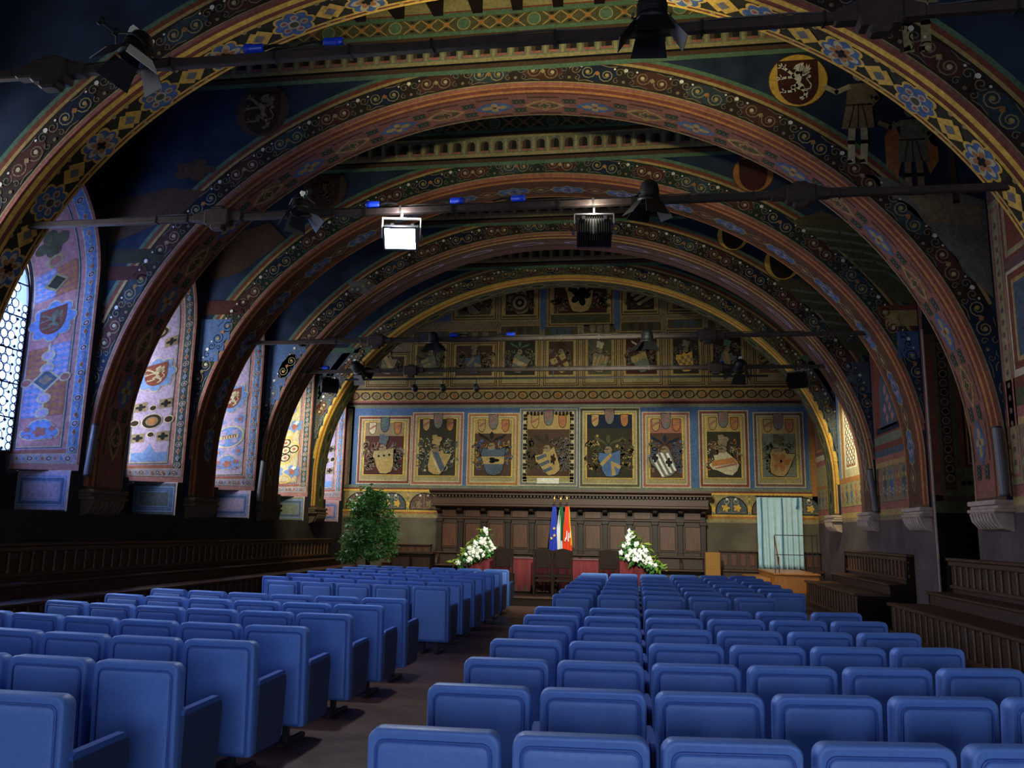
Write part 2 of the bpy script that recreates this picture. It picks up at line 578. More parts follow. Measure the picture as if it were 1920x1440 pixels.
CHW, CHD = 0.11, 0.065      # chamfer of the front edge: depth into the soffit, drop towards the hall


class Prof:
    def __init__(s, i):
        s.y, s.aL, s.aR, s.zc, s.b = ARCH[i]
        pts = []
        n = 10
        for k in range(n):
            pts.append((XC - s.aL, SPRING + (s.zc - SPRING) * k / n))
        N = 160
        for k in range(N + 1):
            t = pi - pi * k / N
            a = s.aL if t > pi / 2 else s.aR
            pts.append((XC + a * cos(t), s.zc + s.b * sin(t)))
        for k in range(n):
            pts.append((XC + s.aR, s.zc - (s.zc - SPRING) * (k + 1) / n))
        s.pts = pts
        s.S = [0]
        for p, q in zip(pts, pts[1:]):
            s.S.append(s.S[-1] + hypot(q[0] - p[0], q[1] - p[1]))
        s.L = s.S[-1]

    def at(s, x):
        import bisect
        x = min(max(x, 0), s.L - 1e-6)
        i = min(bisect.bisect_right(s.S, x) - 1, len(s.pts) - 2)
        t = (x - s.S[i]) / max(s.S[i + 1] - s.S[i], 1e-9)
        p, q = s.pts[i], s.pts[i + 1]
        # smooth normal (outward, away from the hall)
        def nrm(j):
            a, b = s.pts[max(j - 1, 0)], s.pts[min(j + 1, len(s.pts) - 1)]
            dx, dz = b[0] - a[0], b[1] - a[1]
            d = hypot(dx, dz)
            return -dz / d, dx / d
        n0, n1 = nrm(i), nrm(i + 1)
        return p[0] + (q[0] - p[0]) * t, p[1] + (q[1] - p[1]) * t, n0[0] + (n1[0] - n0[0]) * t, n0[1] + (n1[1] - n0[1]) * t

    def soffit(s, u, v, o):
        x, z, nx, nz = s.at(u)
        e = CHD * min(v / CHW, 1.0)
        oy = 0.0
        if v < CHW + 1e-6:
            oy, o = o * CHD / hypot(CHD, CHW) * 1.5, o * CHW / hypot(CHD, CHW) * 1.5
        return (x - nx * (o + e), s.y + v - oy, z - nz * (o + e))

    def face(s, u, v, o):
        x, z, nx, nz = s.at(u)
        return (x + nx * v, s.y - o, z + nz * v)

    def apex(s):
        return s.S[10] + (s.S[170] - s.S[10]) * 0.5


def inner_keep(pr):
    def k(u, v):
        x, z, nx, nz = pr.at(u)
        return XL + 0.01 < x + nx * v < XR - 0.01 and z + nz * v < ZC
    return k


def soffit_paint(i, pr, par):
    t = TH[i]
    p = Paint(pr.soffit, 0.003, 0.12)
    L = pr.L
    a, b = 0.05, L - 0.05
    two = lambda v0, v1, c, l=0: p.rect(a, v0 * t, b, v1 * t, c, l)
    base = {1: 'dolive', 2: 'rose', 3: 'rust', 4: 'mauve', 5: 'olive'}[i]
    two(CHW / t + .001, 1, base, 0)
    q = CHW / t
    cols = {1: ('brick', 'yellow', 'brick', 'yellow'), 2: ('orange', 'brick', 'orange', 'brick'), 3: ('orange', 'brick', 'orange', 'brick'), 4: ('ochre', 'brick', 'ochre', 'brown'), 5: ('yellow', 'orange', 'yellow', 'yellow')}[i]
    for a0, a1, cc in ((0, .22, cols[0]), (.22, .66, cols[1]), (.66, 1.0, cols[2])):
        two(a0 * q, a1 * q - (.002 if a1 == 1 else 0), cc, 0)
    two(q + .002, q + .05, cols[3], 1)
    if i == 1:
        two(q + .05, q + .09, 'yellow', 1)
        two(0.84, 0.89, 'yellow', 1); two(0.89, 0.94, 'brick', 1); two(0.94, 1, 'yellow', 1)
        c, per = 0.58 * t, 1.06
    elif i == 2:
        two(0.93, 0.965, 'brick', 1); two(0.965, 1, 'straw', 1)
        c, per = 0.60 * t, 1.75
    elif i == 3:
        two(0.88, 0.94, 'brick', 1); two(0.94, 1, 'orange', 1)
        c, per = 0.56 * t, 1.15
    elif i == 4:
        two(0.6, 0.65, 'brown', 1); two(0.9, 0.95, 'brick', 1)
        c, per = 0.42 * t, 1.3
    else:
        two(0.94, 1, 'olive', 1)
        c, per = 0.62 * t, 0.8
    n = int(L / per)
    off = (L - n * per) / 2
    for k in range(n):
        u = off + (k + 0.5) * per
        if i == 1:
            h = 0.29 * t
            p.lobes(u, c, h * 1.34, 8, 0.2, 'yellow', 2, 1.25, 1.0)
            p.lobes(u, c, h * 1.16, 8, 0.2, 'blue', 3, 1.25, 1.0)
            if k % 2:
                for q in range(5):
                    aa = 2 * pi * q / 5
                    p.ell(u + 0.15 * cos(aa), c + 0.12 * sin(aa), 0.06, 0.05, 'cream', 4, 9)
                    p.ell(u + 0.15 * cos(aa), c + 0.12 * sin(aa), 0.038, 0.03, 'palered', 5, 8)
                p.ell(u, c, 0.09, 0.08, 'cream', 5, 12)
                p.ell(u, c, 0.065, 0.055, 'olive', 6, 10)
            else:
                p.lobes(u, c, 0.21, 6, 0.55, 'cream', 4, 1.15, 0.95)
                p.lobes(u, c, 0.15, 6, 0.5, 'orange', 5, 1.1, 0.9)
                p.lobes(u, c, 0.08, 4, 0.5, 'dark', 6)
            x = u + per / 2
            for dv in (0, 1):
                p.diamond(x + (dv - 0.5) * 0.1, c, 0.17, 0.15, 'yellow', 2 + dv)
            p.diamond(x, c, 0.12, 0.11, 'yellow', 4); p.diamond(x, c, 0.09, 0.08, 'grey', 5)
            for sg in (-1, 1):
                for dx in (-0.11, 0.11):
                    p.ell(x + dx, c + sg * 0.21, 0.035, 0.03, 'ochre', 2, 7)
        elif i == 2:
            for m in (0, 1):
                x = u + (m - 0.5) * per / 2
                q = [(x - 0.36, c), (x - 0.16, c - 0.13), (x - 0.07, c - 0.14), (x, c - 0.2), (x + 0.07, c - 0.14), (x + 0.16, c - 0.13), (x + 0.36, c), (x + 0.16, c + 0.13), (x + 0.07, c + 0.14), (x, c + 0.2), (x - 0.07, c + 0.14), (x - 0.16, c + 0.13)]
                p.poly(q, 'blue' if m else 'ochre', 2, True)
                if m:
                    for dx, dv, aa, bb in ((-0.13, 0, 0.1, 0.055), (0.13, 0, 0.1, 0.055), (0, -0.08, 0.06, 0.06), (0, 0.08, 0.06, 0.06)):
                        p.ell(x + dx, c + dv, aa, bb, 'ochre', 3, 10)
                    p.ell(x, c, 0.035, 0.035, 'brick', 4, 8)
                else:
                    q2 = [(x + (a0 - x) * 0.8, c + (b0 - c) * 0.76) for a0, b0 in q]
                    p.poly(q2, 'rose', 3, True)
                    p.ell(x - 0.13, c, 0.11, 0.05, 'olive', 4, 9); p.ell(x + 0.13, c, 0.11, 0.05, 'olive', 4, 9)
                    p.lobes(x, c, 0.12, 4, 0.5, 'ochre', 4); p.lobes(x, c, 0.085, 4, 0.5, 'olive', 5)
                y = x + per / 4
                for sg in (-1, 1):
                    p.rect(y - 0.11, c + sg * 0.14 - 0.07, y + 0.11, c + sg * 0.14 + 0.07, 'dgreen', 2)
                    for q3 in range(3):
                        p.ring(y - 0.07 + 0.07 * q3, c + sg * 0.14, 0.036, 0.05, 0.012, 'greyg', 3, 7)
                for sg in (-1, 1):
                    p.rect(x - 0.28, c + sg * 0.26 - 0.018, x + 0.28, c + sg * 0.26 + 0.018, 'brown', 1)
        elif i == 3:
            q = [(u - 0.33, c), (u - 0.25, c - 0.12), (u - 0.13, c - 0.1), (u, c - 0.17), (u + 0.13, c - 0.1), (u + 0.25, c - 0.12), (u + 0.33, c), (u + 0.25, c + 0.12), (u + 0.13, c + 0.1), (u, c + 0.17), (u - 0.13, c + 0.1), (u - 0.25, c + 0.12)]
            p.poly([(u + (a0 - u) * 1.12, c + (b0 - c) * 1.2) for a0, b0 in q], 'straw', 2, True)
            p.poly(q, 'blue', 3, True)
            p.lobes(u, c, 0.16, 6, 0.5, 'lilac', 4, 1.3, 0.6); p.lobes(u, c, 0.1, 5, 0.5, 'slate', 5, 1.2, 0.7)
            x = u + per / 2
            p.line([(x - 0.26, c), (x, c - 0.13), (x + 0.26, c)], 0.022, 'straw', 2)
            p.line([(x - 0.26, c), (x, c + 0.13), (x + 0.26, c)], 0.022, 'straw', 2)
            p.diamond(x, c, 0.1, 0.05, 'ochre', 2)
            p.line([(u - 0.5, c + 0.24), (u, c + 0.26), (u + 0.5, c + 0.24)], 0.016, 'orange', 2)
        elif i == 4:
            if u < 3.2 or u > L - 3.2:
                for q in range(4):
                    x = u - per / 2 + per * (q + 0.5) / 4
                    p.line([(x - 0.16, c - 0.13), (x + 0.16, c + 0.13)], 0.03, 'cream', 2)
                    p.line([(x - 0.16, c + 0.13), (x + 0.16, c - 0.13)], 0.03, 'cream', 2)
                    p.ell(x, c, 0.05, 0.05, 'ochre', 3, 8)
            else:
                p.ell(u, c, 0.42, 0.1, 'lilac', 2, 14); p.ell(u, c, 0.3, 0.06, 'mauve', 3, 12)
                p.line([(u + 0.42, c), (u + per - 0.42, c)], 0.03, 'straw', 2)
        else:
            p.line([(u - 0.26, c), (u - 0.14, c - 0.14), (u + 0.14, c - 0.14), (u + 0.26, c), (u + 0.14, c + 0.14), (u - 0.14, c + 0.14)], 0.03, 'straw', 2, True)
            p.lobes(u, c, 0.13, 6, 0.4, 'slate' if k % 2 else 'dgreen', 2, 1.2, 0.8)
            p.line([(u + 0.26, c), (u + per - 0.26, c)], 0.03, 'straw', 2)
            for sg in (-1, 1):
                p.ell(u + per / 2, c + sg * 0.15, 0.06, 0.04, 'dgreen', 2, 7)
    p.build('soffit_painting', par)


def griffin(p, x, z, s, col, dark, l):
    """rampant winged griffin facing left, s = height of the beast"""
    def T(pts):
        return [(x + (a - 0.5) * s, z + (0.5 - b) * s) for a, b in pts]
    L = lambda pts, w: p.line(T(pts), w * s, col, l)
    p.poly(T([(.43, .30), (.52, .24), (.62, .28), (.63, .38), (.60, .48), (.58, .55), (.66, .62), (.66, .72), (.55, .74), (.46, .68), (.47, .58), (.50, .50), (.42, .43), (.36, .36)]), col, l)
    p.poly(T([(.44, .16), (.50, .08), (.60, .04), (.68, .03), (.66, .12), (.62, .20), (.64, .30), (.50, .34), (.47, .26), (.50, .20), (.43, .19)]), col, l)
    p.poly(T([(.58, .30), (.68, .10), (.71, .18), (.75, .05), (.76, .16), (.82, .07), (.80, .19), (.85, .17), (.79, .28), (.83, .29), (.70, .37), (.60, .40)]), col, l)
    L([(.42, .34), (.30, .22), (.18, .13)], .07); L([(.18, .13), (.10, .06)], .03); L([(.18, .13), (.08, .14)], .03); L([(.18, .13), (.16, .03)], .03); L([(.22, .16), (.26, .06)], .025)
    L([(.44, .40), (.28, .40), (.14, .42)], .06); L([(.14, .42), (.05, .38)], .03); L([(.14, .42), (.05, .46)], .03); L([(.16, .41), (.12, .32)], .025)
    L([(.50, .62), (.40, .66), (.42, .76)], .09); L([(.42, .76), (.26, .77), (.18, .77)], .06); L([(.20, .77), (.16, .69)], .03); L([(.18, .77), (.10, .78)], .03)
    L([(.60, .70), (.70, .80), (.68, .92)], .09); L([(.68, .92), (.56, .95)], .05); L([(.66, .94), (.60, 1.0)], .03)
    L([(.62, .66), (.70, .74), (.80, .72), (.83, .62), (.78, .54), (.73, .46), (.76, .39)], .03)
    p.ell(*T([(.79, .40)])[0], .05 * s, .045 * s, col, l, 8)
    p.line(T([(.50, .14), (.44, .17)]), .012 * s, dark, l + 1)
    for q in range(4):
        p.line(T([(.62 + .02 * q, .34), (.69 + .04 * q, .16 + .03 * q)]), .012 * s, dark, l + 1)
    p.line(T([(.56, .30), (.60, .10)]), .012 * s, dark, l + 1)


def shield_pts(x, z, w, h):
    ps = [(x - w / 2, z + h / 2), (x + w / 2, z + h / 2), (x + w / 2, z)]
    for k in range(1, 6):
        t = k / 6 * pi / 2
        ps.append((x + w / 2 * cos(t), z - h / 2 * sin(t)))
    ps.append((x, z - h / 2))
    for k in range(5, 0, -1):
        t = k / 6 * pi / 2
        ps.append((x - w / 2 * cos(t), z - h / 2 * sin(t)))
    ps.append((x - w / 2, z))
    return ps


def tondo(p, x, z, r, ring, sh, beast, l=3):
    p.ell(x, z, r, r, 'brown', l, 28)
    p.ell(x, z, r * .96, r * .96, ring, l + 1, 28)
    p.poly(shield_pts(x, z - r * .08, r * 1.34, r * 1.66), sh, l + 2)
    if beast:
        griffin(p, x - 0.02, z - r * .02, r * 1.42, beast, sh, l + 3)


def scroll_period(p, u, v0, h, k, per, l=2):
    """one oval of vine scroll of a painted band"""
    c = v0 + h * 0.5
    g = ('wine', 'navy', 'wine', 'slate2')[k % 4]
    p.ell(u, c, per * .38, h * .46, g, l, 16)
    a, b = ('straw', 'tan') if k % 2 else ('tan', 'greyg')
    for sg in (-1, 1):
        p.spiral(u + sg * per * .17, c - sg * h * .06, h * .36, 0.017, a, l + 1, 1.5, pi if sg > 0 else 0, sg, 14)
        p.spiral(u + sg * per * .40, c + h * .16, h * .24, 0.015, b, l + 1, 1.2, 0, sg, 10)
        p.spiral(u + sg * per * .36, c - h * .28, h * .16, 0.013, b, l + 1, 1.0, pi / 2, sg, 8)
        p.ell(u + sg * per * .18, c - sg * h * .05, h * .10, h * .10, 'ochre' if k % 2 else 'cream', l + 2, 7)
        p.ell(u + sg * per * .30, c + h * .30, h * .055, h * .055, 'white', l + 3, 6)
        p.line([(u + sg * per * .05, c + sg * h * .45), (u + sg * per * .2, c + sg * h * .38), (u + sg * per * .33, c + sg * h * .44)], .013, b, l + 1)
    p.lobes(u, c, h * .13, 4, 0.5, 'orange' if k % 2 else 'straw', l + 3, m=12)
    p.ell(u + per / 2, c + h * .3, h * .10, h * .10, 'white', l + 3, 8)
    p.ell(u + per / 2, c - h * .30, h * .08, h * .08, 'tan', l + 2, 7)


def person_painted(p, x, z, h, robe, skin, l, lean=0.0, wing=None):
    """a frescoed figure, z = feet"""
    q = lambda a, b: (x + (a + lean * b) * h, z + b * h)
    if wing:
        p.poly([q(-.16, .80), q(-.26, .62), q(-.26, .30), q(-.16, .16), q(-.08, .5)], wing, l)
        p.poly([q(.16, .80), q(.24, .62), q(.24, .34), q(.15, .2), q(.08, .5)], wing, l)
    for sg in (-1, 1):
        p.line([q(.05 * sg, .40), q(.06 * sg, .2), q(.055 * sg, .0)], .065 * h, skin, l)
        p.line([q(.055 * sg, .012), q(.055 * sg - .05, .0)], .03 * h, 'brown', l)
    p.poly([q(-.10, .80), q(.10, .80), q(.12, .60), q(.15, .34), q(-.15, .34), q(-.11, .60)], robe, l + 1)
    for t in (-.06, 0, .06):
        p.line([q(t * .6, .58), q(t * 1.4, .35)], .012 * h, 'brown', l + 2)
    p.line([q(-.12, .58), q(.12, .58)], .018 * h, 'brown', l + 2)
    p.line([q(-.09, .77), q(-.2, .72), q(-.3, .78)], .05 * h, skin, l + 2)
    p.line([q(.09, .77), q(.17, .64), q(.1, .56)], .05 * h, robe, l + 2)
    p.ell(*q(0, .90), .058 * h, .075 * h, skin, l + 2, 12)
    p.ell(*q(0.01, .935), .062 * h, .05 * h, 'brown', l + 1, 10)


def face_paint(i, pr, par):
    pf = Paint(pr.face, 0.003, 0.12, inner_keep(pr))
    a, b = 0.05, pr.L - 0.05
    W = 0.34 if i < 5 else 0.36
    nm = int(b / 0.12)
    def band(v0, v1, col, l):
        for k in range(nm):
            u0, u1 = a + (b - a) * k / nm, a + (b - a) * (k + 1) / nm
            pf._put([(u0, v0), (u1, v0), (u1, v1), (u0, v1)], [(0, 1, 2, 3)], C[col], l)
    band(0.0, 0.05, 'palered' if i != 5 else 'yellow', 0)
    band(0.05, 0.09 + W, ('umber', 'umber', 'umber', 'dgreen', 'umber', 'olive')[i], 0)
    band(0.05, 0.07, 'straw', 1)
    v1 = 0.09 + W
    band(v1, v1 + 0.05, 'ochre', 1)
    band(v1 + 0.05, v1 + 0.12, 'brick', 1)
    band(v1 + 0.12, v1 + 0.185, 'green', 1)
    per = 0.88 if i < 5 else 0.6
    n = int(pr.L / per)
    off = (pr.L - n * per) / 2
    for k in range(n):
        scroll_period(pf, off + (k + .5) * per, 0.075, W, k, per)
    pf.build('archivolt_painting', par)
    # flat spandrel field with friezes
    def outside(x, z):
        a = (x - XC) / (pr.aL if x < XC else pr.aR)
        return (a * a + max(0.0, (z - pr.zc) / pr.b) ** 2) > 1.0 if z > pr.zc else abs(a) > 1.0
    p = Paint(plane_map('y', pr.y), 0.003, keep=outside)
    p.cell = 0.12
    ap = pr.zc + pr.b
    zf = ap + 0.36
    x0, x1 = XL + 0.02, XR - 0.02
    p.rect(x0, zf - .10, x1, zf - .02, 'green', 9)
    p.rect(x0, zf - .02, x1, zf + .06, 'brown', 9)
    p.rect(x0, zf + .06, x1, zf + .10, 'black', 9)
    p.rect(x0, zf + .10, x1, zf + .17, 'straw', 9)
    p.rect(x0, zf + .17, x1, zf + .52, 'greyg', 9)
    p.rect(x0, zf + .50, x1, zf + .55, 'straw', 10)
    p.rect(x0, zf + .55, x1, zf + .63, 'brown', 9)
    p.rect(x0, zf + .63, x1, zf + .70, 'green', 9)
    p.rect(x0, zf + .70, x1, zf + .96, 'olive', 9)
    p.rect(x0, zf + .96, x1, zf + 1.05, 'green', 9)
    p.rect(x0, zf + 1.05, x1, zf + 1.08, 'brick', 9)
    p.rect(x0, zf + 1.08, x1, ZC, 'straw', 9)
    k = 0
    x = -8.8
    while x < 5.1:
        # little corbel arcade: dark round-headed niche with a pale sill
        r = .085
        p.poly([(x - r, zf + .20), (x + r, zf + .20)] + [(x + r * cos(t * pi / 6), zf + .36 + r * sin(t * pi / 6)) for t in range(7)], 'brown', 10)
        p.poly([(x - r * .2, zf + .22), (x + r, zf + .22)] + [(x + r * .4 + r * .6 * cos(t * pi / 5), zf + .35 + r * sin(t * pi / 5)) for t in range(6)], 'dark', 11)
        p.rect(x - r, zf + .19, x + r, zf + .235, 'palered', 12)
        p.rect(x + .12, zf + .18, x + .17, zf + .48, 'straw', 10)
        x += .29
        k += 1
    x = -8.8
    k = 0
    while x < 5.0:
        if k % 4 == 0:
            p.ell(x, zf + .83, .11, .11, 'green', 11, 14)
            p.ring(x, zf + .83, .12, .12, .02, 'straw', 12, 14)
        else:
            p.line([(x - .15, zf + .71), (x + .15, zf + .95)], .022, 'ochre', 11)
            p.line([(x - .15, zf + .95), (x + .15, zf + .71)], .022, 'ochre', 11)
            p.diamond(x, zf + .83, .06, .05, 'orange', 12)
            for sg in (-1, 1):
                p.poly([(x - .05, zf + .83 + sg * .1), (x + .05, zf + .83 + sg * .1), (x, zf + .83 + sg * .05)], 'dark', 12)
        x += .3
        k += 1
    # tondos and figures in the spandrels
    if i == 2:
        tondo(p, 2.60, 8.71, .46, 'yellow', 'maroon', 'white')
        tondo(p, -6.32, 8.74, .48, 'brown', 'dbrown', 'tan')
        person_painted(p, 3.42, 7.3, 1.62, 'tan', 'cream', 3, 0.06)
        person_painted(p, 4.22, 6.75, 1.5, 'greyg', 'tan', 3, 0, 'orange')
        p.poly([(3.5, 7.1), (3.9, 7.0), (4.2, 6.75), (4.7, 6.8), (5.18, 6.6), (5.18, 5.1), (4.9, 5.4), (4.4, 6.2)], 'grey', 2)
        p.poly([(4.0, 6.85), (4.5, 6.72), (5.1, 6.5), (5.1, 6.2), (4.4, 6.3)], 'tan', 3)
        p.line([(4.75, 7.6), (4.78, 6.6)], .09, 'brown', 3)
        p.lobes(4.78, 7.75, .36, 5, .3, 'dgreen', 3)
        p.poly([(-8.95, 6.4), (-7.7, 6.9), (-7.2, 7.3), (-7.9, 7.4), (-8.95, 7.2)], 'brown', 2)
        p.lobes(-7.5, 7.7, .35, 5, .4, 'brown', 2, 1.2, .6)
        p.rect(-8.95, 6.05, -7.9, 6.3, 'dolive', 3); p.rect(-8.95, 5.75, -8.2, 6.0, 'maroon', 3)
    elif i == 3:
        tondo(p, 2.35, 8.62, .40, 'orange', 'maroon', None)
        tondo(p, -6.42, 8.70, .48, 'brown', 'dbrown', 'brown')
        p.poly([(3.0, 7.6), (3.6, 7.8), (4.3, 7.4), (5.18, 7.3), (5.18, 5.9), (4.75, 6.0), (4.0, 6.9)], 'olive', 2)
        for q in range(5):
            p.line([(3.3 + .2 * q, 7.45 - .2 * q), (3.9 + .2 * q, 7.35 - .2 * q), (5.1, 7.1 - .22 * q)], .05, 'greyg', 3)
        p.rect(4.62, 5.5, 5.18, 5.8, 'ochre', 3); p.rect(4.5, 5.8, 5.18, 5.9, 'brick', 3); p.rect(4.8, 4.9, 5.18, 5.4, 'blue', 3)
        p.poly([(-8.95, 6.7), (-8.2, 6.9), (-7.2, 7.6), (-7.6, 8.0), (-8.95, 7.6)], 'brown', 2)
        p.rect(-8.95, 6.0, -7.9, 6.3, 'maroon', 3); p.rect(-8.95, 5.0, -8.3, 5.9, 'blue', 3)
    elif i == 4:
        tondo(p, 2.33, 8.55, .37, 'yellow', 'dbrown', None)
        tondo(p, 3.42, 7.85, .42, 'yellow', 'dbrown', None)
        p.poly([(3.2, 7.4), (3.9, 7.5), (4.4, 7.2), (5.18, 7.2), (5.18, 5.6), (4.7, 5.8), (4.2, 6.6)], 'olive', 2)
        for q in range(4):
            p.line([(3.6 + .2 * q, 7.2 - .25 * q), (4.2 + .2 * q, 7.1 - .25 * q), (5.1, 6.9 - .25 * q)], .05, 'greyg', 3)
        p.rect(4.7, 4.8, 5.18, 5.5, 'slate', 3)
        # pale beast on the dark left spandrel
        p.lobes(-6.65, 7.55, .3, 5, .4, 'grey', 3, 1.3, .7)
        p.line([(-7.3, 7.2), (-6.9, 7.0), (-6.2, 7.0)], .04, 'green', 3)
        p.rect(-8.95, 4.6, -8.0, 6.2, 'blue', 2)
    elif i == 5:
        p.rect(-8.95, 3.2, -8.0, 6.6, 'slate', 1)
        p.rect(-8.95, 6.6, -7.3, 6.75, 'green', 2)
        p.poly(shield_pts(-7.85, 6.05, .75, .95), 'straw', 3)
        griffin(p, -7.85, 6.1, .66, 'orange', 'straw', 4)
        p.rect(4.55, 3.0, 5.18, 6.2, 'slate', 1)
        p.rect(4.3, 6.2, 5.18, 6.35, 'green', 2)
    elif i == 1:
        person_painted(p, 3.25, 7.15, 1.7, 'tan', 'straw', 3)
        tondo(p, -4.9, 8.6, .5, 'brown', 'dbrown', None)
    p.build('spandrel_painting', par)


ARCHES = {}
for i in range(1, 6):
    pr = Prof(i)
    m = MB()
    t = TH[i]
    n = len(pr.pts)
    inn = [pr.soffit(min(max(q, 0), pr.L), CHW, 0) for q in pr.S]
    inn = [(x, z) for x, _, z in inn]
    for yy, lo in ((pr.y, pr.pts), (pr.y + t, inn)):
        m.add([(x, yy, z) for x, z in lo] + [(x, yy, ZC) for x, z in pr.pts], [(k, k + 1, n + k + 1, n + k) for k in range(10, n - 11)])
        for sx, px in ((XL - 0.05, lo[0][0]), (XR + 0.05, lo[-1][0])):
            m.add([(sx, yy, SPRING), (px, yy, SPRING), (px, yy, ZC), (sx, yy, ZC)], [(0, 1, 2, 3)])
    ar = tag(m.build('transverse_arch', M['bluefield']), kind='structure')
    m = MB()
    m.add([(x, pr.y + CHW, z) for x, z in inn] + [(x, pr.y + t, z) for x, z in inn], [(k, k + 1, n + k + 1, n + k) for k in range(n - 1)])
    m.build('soffit', M['soffit'], ar, True)
    m = MB()
    m.add([(x, pr.y, z) for x, z in pr.pts] + [(x, pr.y + CHW, z) for x, z in inn], [(k, k + 1, n + k + 1, n + k) for k in range(n - 1)])
    m.build('chamfer', M['soffit'], ar, True)
    soffit_paint(i, pr, ar)
    face_paint(i, pr, ar)
    # carved corbels under both feet
    for sx, px in ((-1, pr.pts[0][0] + CHD), (1, pr.pts[-1][0] - CHD)):
        m = MB()
        wall = XL if sx < 0 else XR
        e = -sx
        def P(d):
            return px + e * d
        st = [(0.12, SPRING, SPRING - .07), (0.08, SPRING - .07, SPRING - .12), (0.13, SPRING - .12, SPRING - .17)]
        for d, z1, z0 in st:
            xa, xb = sorted((wall - e * .02, P(d)))
            m.bbox(xa, pr.y - .05, z0, xb, pr.y + t + .05, z1, .012)
        # tapering carved bell with leaf ribs
        pts = [(wall - e * .02, SPRING - .17), (P(.11), SPRING - .17), (P(.07), SPRING - .28), (P(.0), SPRING - .40), (wall - e * .02, SPRING - .44)]
        m.prism(pts, 'y', pr.y + .02, pr.y + t - .02)
        for q in range(7):
            yy = pr.y + .1 + q * (t - .2) / 6
            m.tube([(P(.12), yy, SPRING - .18), (P(.09), yy, SPRING - .28), (P(.02), yy, SPRING - .39)], [.035, .04, .02], 6)
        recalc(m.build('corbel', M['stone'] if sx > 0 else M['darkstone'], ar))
    ARCHES[i] = pr

# ------------------------------------------------------------------ left wall with deep splayed window embrasures
ZLOW, ZSTEP = 1.83, 2.47
XW = -9.92                      # plane of the glass
OPEN = [(-7.0, -4.75), (-3.5, -1.2), (0.0, 2.3), (3.4, 5.6), (6.7, 8.95), (10.0, 12.28), (13.5, 15.46), (16.75, 18.66), (20.0, 21.92), (23.15, 24.62)]


SPLAY = [0.38, 0.38, 0.38, 0.52, 0.5, 0.5, 0.2]


def pointed(yc, hw, zs, rise, n=10):
    """far half of a pointed head, from the spring (yc+hw, zs) to the apex (yc, zs+rise)"""
    R = (hw * hw + rise * rise) / (2 * hw)
    a1 = math.asin(min(1, rise / R))
    return [(yc + hw - R + R * cos(a1 * k / n), zs + R * sin(a1 * k / n)) for k in range(n + 1)]


class Jamb:
    """the far reveal of an embrasure: u runs 0..1 from the wall edge to the glass, v climbs the jamb and the pointed head"""
    def __init__(s, y0, y1, splay=0.38):
        s.splay = splay
        s.yc, s.hw = (y0 + y1) / 2, (y1 - y0) / 2
        s.rows = []
        for u in (0.0, 1.0):
            hw = s.hw - splay * u
            zs, rise = 5.75 - 0.55 * u, 1.75 - 0.5 * u
            pts = [(s.yc + hw, ZSTEP + (zs - ZSTEP) * k / 12) for k in range(12)] + pointed(s.yc, hw, zs, rise, 14)
            s.rows.append(pts)
        s.S = [0]
        for p, q in zip(s.rows[0], s.rows[0][1:]):
            s.S.append(s.S[-1] + hypot(q[0] - p[0], q[1] - p[1]))
        s.D = abs(XW - XL)

    def pos(s, u, v, sg=1):
        import bisect
        v = min(max(v, 0), s.S[-1] - 1e-6)
        i = min(bisect.bisect_right(s.S, v) - 1, len(s.S) - 2)
        t = (v - s.S[i]) / (s.S[i + 1] - s.S[i])
        p = []
        for r in s.rows:
            p.append((r[i][0] + (r[i + 1][0] - r[i][0]) * t, r[i][1] + (r[i + 1][1] - r[i][1]) * t))
        y, z = p[0][0] + (p[1][0] - p[0][0]) * u, p[0][1] + (p[1][1] - p[0][1]) * u
        if sg < 0:
            y = 2 * s.yc - y
        return Vector((XL + (XW - XL) * u, y, z))

    def map(s, u, v, o):
        uu = u / s.D
        p = s.pos(uu, v)
        du = s.pos(uu + .01, v) - s.pos(uu - .01, v)
        dv = s.pos(uu, v + .01) - s.pos(uu, v - .01)
        n = du.cross(dv).normalized()
        if n.dot(Vector((0.3, s.yc - p.y, 4.0 - p.z if v > 3.4 else 0))) < 0:
            n = -n
        q = p + n * o
        return (q.x, q.y, q.z)


def medallion_border(p, pts_fn, n, r, l=4):
    for k in range(n):
        u, v = pts_fn((k + .5) / n)
        if k % 3 == 0:
            p.ell(u, v, r, r, 'dark', l, 10); p.ring(u, v, r, r, r * .25, 'cream', l + 1, 10); p.lobes(u, v, r * .6, 5, .5, 'lilac', l + 1, m=15)
        else:
            p.diamond(u, v, r * .7, r * 1.2, 'cream', l); p.diamond(u, v, r * .5, r * .9, 'sky' if k % 2 else 'palered', l + 1)


